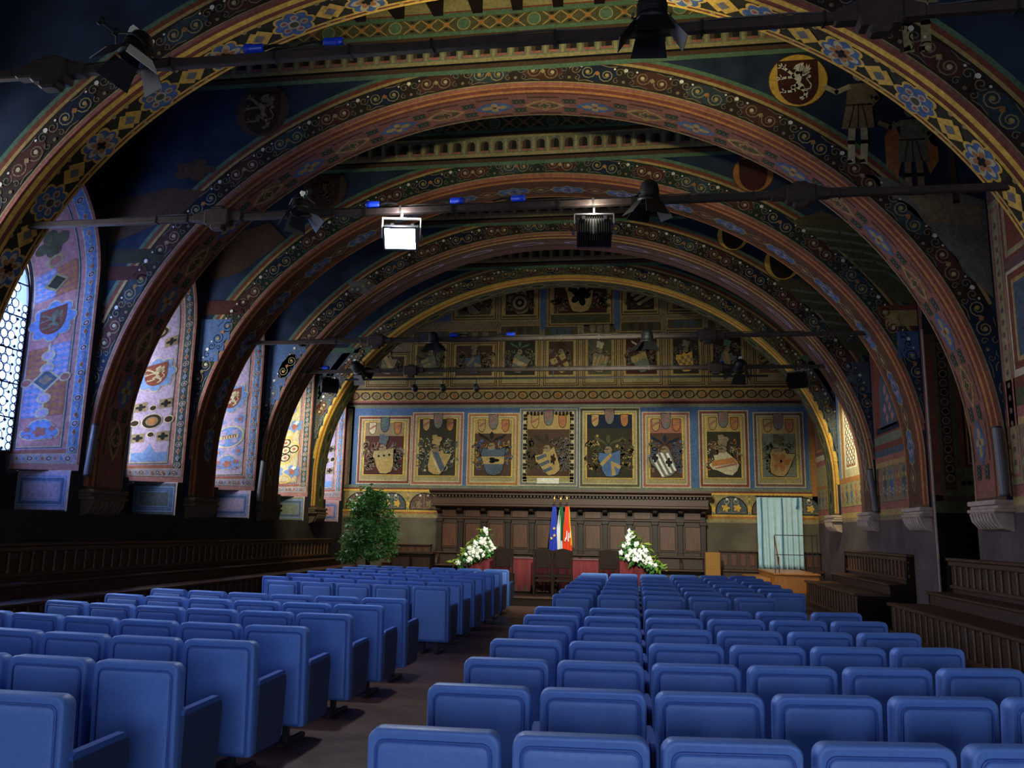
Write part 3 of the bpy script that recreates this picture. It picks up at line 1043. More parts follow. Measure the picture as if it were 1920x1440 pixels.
def jamb_paint(k, jb, par):
    p = Paint(jb.map, 0.0025, 0.0)
    D = jb.D
    H = jb.S[-1] - 0.05
    def R(u0, v0, u1, v1, c, l):
        n = max(1, int((v1 - v0) / .12))
        for q in range(n):
            a, b = v0 + (v1 - v0) * q / n, v0 + (v1 - v0) * (q + 1) / n
            p._put([(u0, a), (u1, a), (u1, b), (u0, b)], [(0, 1, 2, 3)], C[c], l)
    R(0.0, 0.02, D, H, 'lilac', 0)
    R(0.0, 0.02, 0.035, H, 'palered', 1)
    R(0.035, 0.02, .05, H, 'cream', 1)
    R(0.05, 0.22, 0.19, H, 'slate' if k % 2 else 'sky', 1)
    R(0.19, 0.22, 0.205, H, 'cream', 1)
    R(0.205, 0.40, 0.255, H, 'pink', 1)
    R(0.0, 0.02, D, 0.12, 'pink', 2)
    R(0.05, 0.14, D, 0.30, 'lilac', 2)
    R(0.05, .135, D, .15, 'cream', 3); R(0.05, .29, D, .305, 'cream', 3)
    R(0.205, 0.31, D, 0.38, 'palered', 2)
    medallion_border(p, lambda t: (0.12, 0.3 + t * (H - .5)), 34, .055)
    medallion_border(p, lambda t: (0.12 + t * (D - .16), 0.22), 9, .05)
    x0, x1 = 0.275, D - 0.03
    xm = (x0 + x1) / 2
    w = (x1 - x0) / 2
    R(x0 - .01, 0.40, x1, H - .3, 'slate', 1)
    R(x0 + .005, 0.42, x1 - .015, H - .32, 'cream', 2)
    R(x0 + .02, 0.44, x1 - .03, H - .34, ('pink', 'lilac', 'pink', 'lilac', 'lilac', 'pink', 'lilac')[k], 3)
    L = 4
    def quarter(v0, v1, flip):
        for a, (u0, u1) in enumerate(((x0 + .03, xm), (xm, x1 - .04))):
            c = 'sky' if (a + flip) % 2 else 'palered'
            R(u0, v0, u1, v1, c, L)
            for q in range(3):
                for r in range(5):
                    p.lobes(u0 + (u1 - u0) * (q + .5) / 3, v0 + (v1 - v0) * (r + .5) / 5, .05, 4, .6, 'lilac' if c == 'sky' else 'orange', L + 1, m=12)
    def star_shield(v, col, field, beast):
        p.lobes(xm, v, .40, 8, .22, 'cream', L + 1, .84, 1.0, ph=0)
        p.lobes(xm, v, .375, 8, .22, 'sky', L + 2, .84, 1.0)
        p.poly(shield_pts(xm, v, .36, .50), field, L + 3)
        # the beast faces the window
        if beast:
            g = Paint(lambda u, vv, o: p.fn(2 * xm - u, vv, o), p.eps)
            griffin(g, xm, v + .0, .40, C[beast], C[field], L + 4)
            n = len(p.v)
            p.v += g.v; p.c += g.c
            p.f += [tuple(i + n for i in f) for f in g.f]
    def quatre(u, v, r):
        R(u - r * 1.25, v - r * 1.25, u + r * 1.25, v + r * 1.25, 'tan', L)
        p.lobes(u, v, r, 4, .55, 'dark', L + 1, m=24)
    def rosette(u, v, r):
        p.ell(u, v, r, r, 'cream', L + 1, 18); p.ell(u, v, r * .9, r * .9, 'dbrown', L + 2, 18); p.ell(u, v, r * .6, r * .6, 'tan', L + 3, 14)
        p.lobes(u, v, r * .5, 6, .5, 'orange', L + 4, m=18)
    def palmette(v):
        p.lobes(xm, v, .30, 3, .35, 'cream', L + 1, 1.0, .75, ph=pi / 2)
        p.lobes(xm, v, .27, 3, .35, 'sky', L + 2, 1.0, .75, ph=pi / 2)
        p.lobes(xm, v - .02, .10, 5, .4, 'palered', L + 3)
        for sg in (-1, 1):
            p.lobes(xm + sg * .17, v + .03, .055, 5, .4, 'palered', L + 3)
            p.spiral(xm + sg * .16, v - .12, .07, .015, 'palered', L + 3, .8, 0, sg)
    if k in (2, 0, 1):
        palmette(.72)
        quarter(.98, 1.62, 0); quarter(1.72, 2.3, 1)
        for v in (1.05, 1.32, 1.88, 2.12):
            p.ell(xm, v, .10, .10, 'cream', L + 2, 12); p.ell(xm, v, .07, .07, 'lilac', L + 3, 10)
        p.diamond(xm, 1.66, .2, .24, 'cream', L + 2); p.diamond(xm, 1.66, .16, .19, 'slate', L + 3); p.lobes(xm, 1.66, .09, 4, .4, 'tan', L + 4)
        for sg in (-1, 1):
            p.ell(xm + sg * .26, 1.66, .085, .085, 'cream', L + 2, 12); p.ell(xm + sg * .26, 1.66, .06, .06, 'palered', L + 3, 12)
        p.line([(xm, .9), (xm, 2.35)], .03, 'cream', L + 2)
        star_shield(2.78, 'sky', 'brick', 'greyg')
        quarter(3.25, 3.85, 0)
        p.diamond(xm, 3.55, .17, .2, 'straw', L + 2); p.diamond(xm, 3.55, .12, .15, 'dolive', L + 3)
        p.ell(xm, 4.0, .12, .12, 'straw', L + 2, 12); p.ell(xm, 4.0, .08, .08, 'palered', L + 3, 12)
        p.lobes(xm, 4.35, .26, 4, .4, 'olive', L + 1, .9, 1)
    elif k in (3, 6):
        R(x0 + .03, .46, x1 - .04, .66, 'sky', L)
        p.poly([(xm - .1, .66), (xm + .1, .66), (xm, .84)], 'sky', L)
        for sg in (-1, 1):
            quatre(xm + sg * .2, 1.0, .085); quatre(xm + sg * .2, 1.72, .085)
            p.ell(xm + sg * .27, 1.36, .07, .07, 'dbrown', L + 1, 12); p.ring(xm + sg * .27, 1.36, .085, .085, .02, 'cream', L + 2, 12)
        rosette(xm, 1.36, .17)
        for v in (1.06, 1.66):
            p.ell(xm, v, .07, .07, 'cream', L + 1, 12); p.ell(xm, v, .05, .05, 'dbrown', L + 2, 12)
        star_shield(2.42, 'sky', 'brick', 'cream')
        for sg in (-1, 1):
            quatre(xm + sg * .2, 3.1, .085)
        rosette(xm, 3.4, .15)
    elif k == 4:
        palmette(.72)
        p.ell(xm, 1.42, .30, .30, 'cream', L + 1, 24); p.ell(xm, 1.42, .26, .26, 'sky', L + 2, 24)
        for a in range(3):
            for b in range(3):
                if (a + b) % 2 == 0:
                    R(xm - .17 + .115 * a, 1.25 + .115 * b, xm - .06 + .115 * a, 1.36 + .115 * b, 'lilac', L + 3)
        R(xm - .19, 1.37, xm + .19, 1.47, 'cream', L + 4)
        for a in range(3):
            p.line([(xm - .13 + .1 * a, 1.385), (xm - .13 + .1 * a, 1.455), (xm - .08 + .1 * a, 1.455), (xm - .08 + .1 * a, 1.385)], .016, 'brick', L + 5)
        for v in (1.02, 1.85):
            for sg in (-1, 1):
                p.lobes(xm + sg * .2, v, .12, 4, .4, 'sky', L + 1)
                p.ell(xm + sg * .2, v, .05, .05, 'palered', L + 2, 8)
        star_shield(2.45, 'sky', 'brick', 'cream')
        rosette(xm, 3.2, .15)
    else:
        # cream and yellow lobed lattice of the bay lit by the floodlight
        R(x0 + .03, .46, x1 - .04, H - .4, 'cream', L)
        p.lobes(xm, 1.42, .40, 4, .3, 'yellow', L + 1, .85, 1.1); p.lobes(xm, 1.42, .36, 4, .3, 'cream', L + 2, .85, 1.1)
        for dx, dv in ((0, 0), (.0, .23), (0, -.23), (.2, 0), (-.2, 0)):
            p.ell(xm + dx, 1.42 + dv, .12, .12, 'dbrown', L + 3, 14); p.ell(xm + dx, 1.42 + dv, .09, .09, 'cream', L + 4, 14); p.ell(xm + dx, 1.42 + dv, .04, .04, 'palered', L + 5, 8)
        for v in (.75, 2.1):
            for sg in (-1, 1):
                p.lobes(xm + sg * .2, v, .2, 5, .4, 'sky', L + 1); p.ell(xm + sg * .18, v, .07, .1, 'palered', L + 2, 9); p.lobes(xm + sg * .22, v + .1, .06, 4, .5, 'white', L + 3)
            p.ring(xm, v - .22, .17, .14, .03, 'yellow', L + 3)
        p.lobes(xm, 2.75, .36, 5, .35, 'yellow', L + 1, .8, 1.1); p.lobes(xm, 2.75, .31, 5, .35, 'sky', L + 2, .8, 1.1)
        p.lobes(xm, 2.75, .16, 4, .4, 'palered', L + 3)
    p.build('jamb_painting', par)


wl = MB()
yprev = YN
reveal = MB()
for kk, (y0, y1) in enumerate(OPEN):
    k = kk - 3
    jb = Jamb(y0, y1, SPLAY[max(k, 0)])
    nxt = OPEN[kk + 1][0] if kk + 1 < len(OPEN) else YF
    ya = YN if kk == 0 else (OPEN[kk - 1][1] + y0) / 2
    yb = (y1 + nxt) / 2 if kk + 1 < len(OPEN) else YF
    yc = jb.yc
    far = jb.rows[0]
    lo = 0.17
    for sg, yo in ((1, yb), (-1, ya)):
        ed = [(y if sg > 0 else 2 * yc - y, z) for y, z in far]
        pts = [(yo, 0), (yc, 0), (yc, ZLOW), (yc + sg * (jb.hw - lo), ZLOW), (yc + sg * (jb.hw - lo), ZSTEP)] + ed + [(yc, ZC), (yo, ZC)]
        n = len(wl.v)
        wl.v += [(XL, y, z) for y, z in pts]
        wl.f.append(tuple(range(n, n + len(pts))))
    # reveals: jambs and head, near and far
    for sg in (1, -1):
        nv = len(jb.S)
        a = [tuple(jb.pos(0, v, sg)) for v in jb.S]
        b = [tuple(jb.pos(1, v, sg)) for v in jb.S]
        reveal.add(a + b, [(q, q + 1, nv + q + 1, nv + q) for q in range(nv - 1)])
        yl = yc + sg * (jb.hw - lo)
        reveal.add([(XL, yl, ZLOW), (XW - .05, yl, ZLOW), (XW - .05, yl, ZSTEP), (XL, yl, ZSTEP)], [(0, 1, 2, 3)])
        ye = yc + sg * jb.hw
        reveal.add([(XL, yl, ZSTEP), (XL, ye, ZSTEP), (XW, yc + sg * (jb.hw - jb.splay), ZSTEP), (XW, yl, ZSTEP)], [(0, 1, 2, 3)])
    yl0, yl1 = yc - jb.hw + lo, yc + jb.hw - lo
    reveal.add([(XL, yl0, ZLOW), (XL, yl1, ZLOW), (XW - .05, yl1, ZLOW), (XW - .05, yl0, ZLOW)], [(0, 1, 2, 3)])
    reveal.add([(XW - .03, yl0, ZLOW), (XW - .03, yl1, ZLOW), (XW - .03, yl1, 2.75), (XW - .03, yl0, 2.75)], [(0, 1, 2, 3)])
WL = tag(wl.build('wall_left', M['wallpaint']), kind='structure')
reveal.build('embrasure', M['wallpaint'], WL)
sill = None
for kk, (y0, y1) in enumerate(OPEN):
    k = kk - 3
    jb = Jamb(y0, y1, SPLAY[max(k, 0)])
    yc = jb.yc
    yl1 = yc + jb.hw - 0.17
    if k >= 1:
        jamb_paint(k, jb, WL)
        # painted cheek below the sill step, pale strips that stand for the lit ledge
        p = Paint(lambda u, v, o, y=yl1: (XL - u, y - o, v), 0.003)
        D = 0.94
        cm = ('mauve', 'lilac', 'lilac', 'slate', 'lilac', 'greyg', 'pink')[k]
        p.rect(0, ZLOW + .02, D, ZSTEP, 'lilac' if k != 5 else 'pink', 0)
        p.rect(0.0, ZLOW + .02, D, ZSTEP - .01, cm, 1)
        p.frame(.06, ZLOW + .07, D - .02, ZSTEP - .07, .025, 'sky', 2)
        p.frame(.10, ZLOW + .11, D - .06, ZSTEP - .11, .05, 'blue' if k not in (5,) else 'slate', 2)
        p.frame(.16, ZLOW + .17, D - .12, ZSTEP - .17, .012, 'sky', 2)
        p.build('cheek_painting', WL)
        MB().box(XW + .02, yl1 + .004, ZSTEP + .002, XL - .003, yl1 + .03, ZSTEP + .014).box(XL - .03, yl1 - .01, ZLOW, XL - .004, yl1 + .0, ZSTEP).build('lit_ledge_strip', M['stone'], WL)
    # the glass
    hwg = jb.hw - jb.splay - 0.02
    prof = [(yc - hwg, 2.75), (yc + hwg, 2.75)] + pointed(yc, hwg, 5.15, 1.2, 8) + [(2 * yc - y, z) for y, z in reversed(pointed(yc, hwg, 5.15, 1.2, 8)[:-1])]
    wn = tag(MB().prism(prof, 'x', XW - .06, XW - .03).build('window_%d' % (kk + 1), M['paneb' if k == 2 else ('daylight' if k > 0 else ('backglow' if k < -1 else 'dimglow'))]), kind='structure')
    recalc(wn)
    fr = MB()
    lp = prof + [prof[0]]
    for (ya, za), (yb, zb) in zip(lp, lp[1:]):
        fr.tube([(XW - .01, ya, za), (XW - .01, yb, zb)], .03, 6)
    for q in range(1, 6):
        fr.box(XW - .02, yc - hwg, 2.75 + q * .55 - .012, XW, yc + hwg, 2.75 + q * .55 + .012)
    fr.build('window_frame', M['lead'], wn)
    if k == 2:
        # leaded bull's-eye panes
        def disc(r):
            m = MB()
            n = 12
            rings = [(r, 0), (r * .8, .012), (r * .55, .006), (r * .25, .018)]
            m.v = [(h, q * cos(2 * pi * j / n), q * sin(2 * pi * j / n)) for q, h in rings for j in range(n)]
            for a in range(3):
                m.f += [(a * n + j, a * n + (j + 1) % n, a * n + n + (j + 1) % n, a * n + n + j) for j in range(n)]
            m.f.append(tuple(range(3 * n, 4 * n)))
            return m
        dm = [disc(.072).mesh('rondel', M['rondelw'], True), disc(.072).mesh('rondel', M['rondel'], True), disc(.06).mesh('rondel', M['rondelp'], True)]
        lead = MB()
        def ring(y, z, r):
            lead.tube([(XW + .002, y + r * cos(2 * pi * j / 12), z + r * sin(2 * pi * j / 12)) for j in range(12)], .009, 4, True)
        def inside(y, z, r):
            if z < 2.78 + r or abs(y - yc) > hwg - r:
                return False
            if z > 5.15:
                h = pointed(yc, hwg - r, 5.15, 1.2 - r * 1.3, 20)
                return any(z <= b and abs(y - yc) <= a - yc for a, b in h if b >= z)
            return True
        for sg in (-1, 1):
            ye = yc + sg * (hwg - .075)
            for q in range(19):
                z = 2.84 + q * .126
                if inside(ye, z, .05):
                    link('rondel', dm[2], wn, (XW - .01, ye, z)); ring(ye, z, .062)
            ys = yc + sg * (hwg - .205)
            for q in range(16):
                z0 = 2.80 + q * .15
                MB_ = MB().box(XW - .02, ys - .05, z0 + .012, XW - .005, ys - .008, z0 + .14).box(XW - .02, ys + .008, z0 + .012, XW - .005, ys + .05, z0 + .14)
                MB_.build('strip_pane', M['rondelw'], wn)
                lead.prism([(ys - .03, z0), (ys, z0 - .03), (ys + .03, z0), (ys, z0 + .03)], 'x', XW - .02, XW + .004)
        row = 0
        z = 2.87
        while z < 6.3:
            y = yc - hwg + .33 + (.077 if row % 2 else 0)
            while y < yc + hwg - .30:
                if inside(y, z, .10):
                    link('rondel', dm[random.random() < .35], wn, (XW - .01, y, z)); ring(y, z, .075)
                y += .154
            z += .134
            row += 1
        lead.build('lead_came', M['lead'], wn)

# the house across the street, seen through the leaded glass
hs = tag(MB().box(-19.5, 19.6, 0, -18.6, 44, 9.5).build('wall_outside', M['house']), kind='structure')
MB().box(-18.62, 19.5, 9.3, -18.3, 44, 9.6).build('cornice', M['darkstone'], hs)

# ------------------------------------------------------------------ right wall with one deep recess
rw = MB()
RY0, RY1 = 13.68, 15.45
yc = (RY0 + RY1) / 2
hw = (RY1 - RY0) / 2
head = pointed(yc, hw, 5.3, 1.7, 10)
for sg, yo in ((1, YF), (-1, YN)):
    ed = [(y if sg > 0 else 2 * yc - y, z) for y, z in head]
    pts = [(yo, 0), (yc + sg * hw, 0)] + ed + [(yc, ZC), (yo, ZC)]
    n = len(rw.v)
    rw.v += [(XR, y, z) for y, z in pts]
    rw.f.append(tuple(range(n, n + len(pts))))
WR = tag(rw.build('wall_right', M['plaster']), kind='structure')
m = MB()
full = [(yc + hw, 0)] + head + [(2 * yc - y, z) for y, z in reversed(head[:-1])] + [(yc - hw, 0)]
nn = len(full)
m.add([(XR, y, z) for y, z in full] + [(XR + 1.5, y, z) for y, z in full], [(q, q + 1, nn + q + 1, nn + q) for q in range(nn - 1)])
m.add([(XR + 1.5, y, z) for y, z in full], [tuple(range(nn))])
m.build('recess', M['wallpaint'], WR)
p = Paint(lambda u, v, o: (XR + u, RY1 - o, v), 0.003)
p.rect(0, 2.1, 1.45, 5.3, 'olive', 0)
p.rect(0, .05, 1.45, 2.1, 'black', 0)
p.rect(.0, 2.1, 1.45, 2.22, 'olive', 1); p.rect(0, 2.3, 1.45, 2.4, 'brown', 1)
p.rect(0.03, 2.3, .14, 5.3, 'brick', 1); p.rect(.14, 2.4, .2, 5.3, 'olive', 1); p.rect(.2, 2.5, .38, 5.3, 'maroon', 1); p.rect(.38, 2.4, .45, 5.3, 'olive', 1); p.rect(.48, 2.9, .56, 5.3, 'brick', 1)
for q in range(16):
    z = 2.7 + .17 * q
    p.lobes(.29, z, .07, 6, .5, 'dark' if q % 2 else 'brown', 2); p.ring(.29, z, .07, .07, .015, 'tan', 3, 10)
p.rect(.56, 2.9, 1.4, 5.3, 'dbrown', 1); p.frame(.6, 2.95, 1.38, 5.2, .03, 'orange', 2); p.frame(.66, 3.0, 1.3, 5.1, .08, 'dgreen', 2)
p.diamond(.98, 4.0, .22, .3, 'olive', 3); p.diamond(.98, 4.0, .16, .22, 'brown', 4)
for q in range(9):
    p.lobes(.5 + q * .1, 2.62, .055, 5, .4, 'black', 2)
p.build('recess_painting', WR)
MB().box(XR - .012, RY1 - .012, .7, XR + .012, RY1 + .025, 5.4).build('lit_edge_strip', M['stone'], WR)  # pale strip puts in the lit wall edge of the recess

p = Paint(lambda u, v, o: (XR - o, u, v), 0.003)


def dado(y0, y1):
    p.rect(y0, 2.02, y1, 2.12, 'tan', 0); p.rect(y0, 2.12, y1, 2.24, 'ochre', 0); p.rect(y0, 2.24, y1, 2.38, 'palered', 0); p.rect(y0, 2.38, y1, ZC - .3, 'plum', 0)


def acanthus(y0, y1, z0, z1, g='tan'):
    p.rect(y0, z0, y1, z1, g, 1)
    n = max(1, int((y1 - y0) / .38))
    for k in range(n):
        y = y0 + (y1 - y0) * (k + .5) / n
        c = ('slate', 'palered', 'blue')[k % 3]
        p.lobes(y, (z0 + z1) / 2, (z1 - z0) * .48, 7, .4, c, 2, .42, 1)
        for sg in (-1, 1):
            p.spiral(y + sg * .1, z0 + (z1 - z0) * .3, .09, .02, 'cream', 3, 1, 0, sg, 7)
            p.lobes(y + sg * .08, z0 + (z1 - z0) * .68, .07, 5, .5, 'ochre', 3, m=15)


# bay three: acanthus dado, striped bands, red field with a bishop under a chequered cope
dado(16.6, 18.84)
acanthus(16.75, 18.84, 2.40, 3.12)
p.rect(16.62, 2.38, 16.75, 5.9, 'olive', 1)
p.rect(16.6, 3.12, 18.84, 3.22, 'ochre', 1); p.rect(16.6, 3.22, 18.84, 3.34, 'palered', 1); p.rect(16.6, 3.34, 18.84, 3.48, 'slate', 1); p.rect(16.6, 3.48, 18.84, 3.60, 'brick', 1); p.rect(16.6, 3.60, 18.84, 3.78, 'greyg', 1)
p.rect(16.85, 3.78, 18.7, 5.9, 'brick', 1)
p.poly([(17.2, 3.9), (18.3, 3.9), (18.25, 4.8), (17.9, 5.6), (17.55, 5.7), (17.35, 5.0)], 'slate', 2)
for a in range(6):
    for b in range(4):
        if (a + b) % 2 == 0:
            p.diamond(17.45 + b * .17 - a * .03, 4.1 + a * .2, .11, .12, 'pink', 3)
p.ell(17.75, 5.75, .16, .2, 'tan', 3, 12)
p.rect(17.0, 3.82, 18.6, 3.95, 'navy', 2)
# bay four: lattice pilaster strip and acanthus dado
dado(19.86, 22.08)
p.rect(19.86, 3.05, 22.08, 6.0, 'cream', 1)
acanthus(19.9, 22.05, 2.40, 2.98, 'straw')
p.rect(19.86, 2.98, 22.08, 3.1, 'orange', 2)
p.rect(21.85, 3.1, 22.05, 6.4, 'sky', 2); p.rect(21.70, 3.2, 21.85, 6.2, 'cream', 2); p.rect(21.52, 3.1, 21.68, 6.2, 'orange', 2)
p.rect(20.35, 3.3, 21.4, 6.0, 'white', 2)
p.frame(20.45, 3.34, 21.3, 5.9, .05, 'orange', 3)
for q in range(15):
    for r in range(3):
        z, y = 3.45 + q * .165, 20.62 + r * .25
        p.line([(y - .11, z - .07), (y + .11, z + .07)], .03, 'dolive', 3)
        p.line([(y - .11, z + .07), (y + .11, z - .07)], .03, 'dolive', 3)
        p.ell(y, z, .04, .035, 'orange', 4, 7)
# last bay: small dado panels against the end wall
dado(23.0, 24.78)
acanthus(23.05, 24.7, 2.4, 2.95, 'straw')
p.rect(23.0, 2.95, 24.78, 3.05, 'orange', 1); p.rect(23.0, 3.05, 24.78, 3.6, 'straw', 1); p.rect(23.0, 3.6, 24.78, 3.75, 'palered', 1); p.rect(23.0, 3.75, 24.78, 3.9, 'cream', 1); p.rect(23.0, 3.9, 24.78, 6.0, 'mauve', 1)
p.frame(23.2, 4.0, 24.6, 5.9, .08, 'orange', 2)
# wall strips either side of the recess, and the first bay
dado(13.36, RY0); dado(9.9, 12.38)
p.rect(13.38, 2.45, 13.64, 6.2, 'pink', 1); p.rect(13.42, 3.6, 13.6, 4.6, 'blue', 2); p.rect(13.42, 2.6, 13.6, 3.5, 'slate', 2)
acanthus(9.95, 12.0, 2.44, 3.2)
p.rect(9.9, 3.2, 12.38, 3.3, 'ochre', 1); p.rect(9.9, 3.3, 12.38, 3.45, 'palered', 1); p.rect(9.9, 3.45, 12.38, 3.7, 'olive', 1); p.rect(9.9, 3.7, 12.38, 3.85, 'brick', 1)
p.rect(9.9, 3.85, 12.0, 5.35, 'cream', 1); p.frame(9.95, 3.95, 11.95, 5.3, .1, 'brick', 2); p.frame(10.05, 4.05, 11.85, 5.2, .06, 'ochre', 2); p.rect(10.11, 4.11, 11.79, 5.14, 'slate', 2)
p.rect(9.9, 5.5, 12.0, 6.8, 'brick', 1); p.frame(9.95, 5.55, 11.95, 6.7, .08, 'straw', 2)
p.rect(12.02, 2.4, 12.36, 6.5, 'straw', 1); p.frame(12.05, 2.5, 12.33, 6.4, .05, 'palered', 2)
for q in range(20):
    p.lobes(12.19, 2.7 + q * .18, .05, 5, .4, 'mauve', 2, m=15)
p.rect(15.46, 2.4, 15.58, 6, 'brick', 1)
p.build('wall_painting', WR)

# ------------------------------------------------------------------ end wall with rows of painted coats of arms
WF = tag(MB().box(-11, YF, 0, 7, YF + 0.3, ZC).build('wall_far', M['plasterf']), kind='structure')
p = Paint(plane_map('y', YF), 0.002)
p.rect(XL, 2.0, XR, 9.9, 'tan', 0)
p.rect(XL, 2.02, XR, 2.12, 'straw', 1); p.rect(XL, 2.12, XR, 2.19, 'orange', 1); p.rect(XL, 2.19, XR, 2.23, 'yellow', 1)
p.rect(XL, 2.23, XR, 2.80, 'olive', 1)
p.rect(XL, 2.80, XR, 2.86, 'yellow', 1); p.rect(XL, 2.86, XR, 2.91, 'brick', 1); p.rect(XL, 2.91, XR, 3.0, 'greyg', 1)
for k in range(14):
    x = XL + .55 + k * 1.02
    g = 'slate' if k % 2 else 'plum'
    p.rect(x - .5, 2.24, x + .5, 2.79, 'straw', 2)
    p.poly([(x - .46, 2.25), (x + .46, 2.25)] + [(x + .46 * cos(t * pi / 12), 2.34 + .43 * sin(t * pi / 12)) for t in range(13)], 'dark', 3)
    p.poly([(x - .43, 2.27), (x + .43, 2.27)] + [(x + .43 * cos(t * pi / 12), 2.34 + .40 * sin(t * pi / 12)) for t in range(13)], g, 4)
    for sg in (-1, 1):
        p.lobes(x + sg * .17, 2.43, .13, 5, .5, 'yellow' if k % 2 else 'tan', 5, 1, .9, m=20)
        p.spiral(x + sg * .15, 2.62, .10, .025, 'cream' if k % 2 else 'tan', 5, 1.1, pi / 2, sg, 9)
        p.spiral(x + sg * .33, 2.42, .09, .022, 'greyg', 5, 1.0, 0, sg, 8)
        p.ell(x + sg * .12, 2.68, .035, .035, 'white', 6, 7)
        p.line([(x + sg * .04, 2.30), (x + sg * .25, 2.32), (x + sg * .37, 2.30)], .03, 'tan', 5)
        p.lobes(x + sg * .44, 2.68, .09, 5, .5, 'ochre', 3, m=15)
    p.line([(x, 2.28), (x, 2.7)], .03, 'tan', 5)
    p.lobes(x + .51, 2.42, .10, 5, .5, 'yellow', 5, .6, 1.5, m=20)
    p.ell(x + .51, 2.70, .03, .03, 'cream', 5, 7)
# blue ground of the lower row, red and cream bands, scroll frieze
p.rect(XL, 3.0, -8.75, 5.45, 'pink', 1)
p.rect(-8.82, 3.0, 5.13, 5.40, 'blue', 1)
p.rect(-8.9, 3.0, -8.82, 5.4, 'greyg', 2); p.rect(5.0, 3.0, 5.06, 5.4, 'greyg', 2); p.rect(5.06, 2.2, 5.2, 5.5, 'orange', 2)
p.rect(XL, 5.40, XR, 5.50, 'greyg', 1); p.rect(XL, 5.50, XR, 5.58, 'maroon', 1); p.rect(XL, 5.58, XR, 5.64, 'palered', 1)
p.rect(XL, 5.64, XR, 5.94, 'ochre', 1)
p.rect(XL, 5.94, XR, 5.97, 'yellow', 1); p.rect(XL, 5.97, XR, 6.03, 'brown', 1)
for k in range(40):
    x = XL + .2 + k * .36
    g = 'olive' if k % 2 else 'brick'
    p.ring(x, 5.79, .15, .13, .035, 'dolive', 2, 12)
    p.lobes(x, 5.79, .085, 6, .4, 'tan' if k % 3 else 'orange', 2, m=18)
    p.line([(x + .1, 5.69), (x + .18, 5.78), (x + .26, 5.9)], .035, g, 2)
p.build('band_painting', WF)


def mantling(p, x, z, w, h, cols, n, l, seed):
    r = random.Random(seed)
    for k in range(n):
        sg = 1 if k % 2 else -1
        a = r.uniform(.18, .5) * w * sg
        b = r.uniform(-.36, .12) * h
        c = cols[k % len(cols)]
        p.spiral(x + a, z + b, r.uniform(.05, .12) * w, .022 * w, c, l, r.uniform(.5, 1.0), r.uniform(0, 6), sg, 6)
        p.lobes(x + a + r.uniform(-.07, .07) * w, z + b + r.uniform(-.07, .07) * h, r.uniform(.025, .06) * w, 5, .5, c, l, m=10)


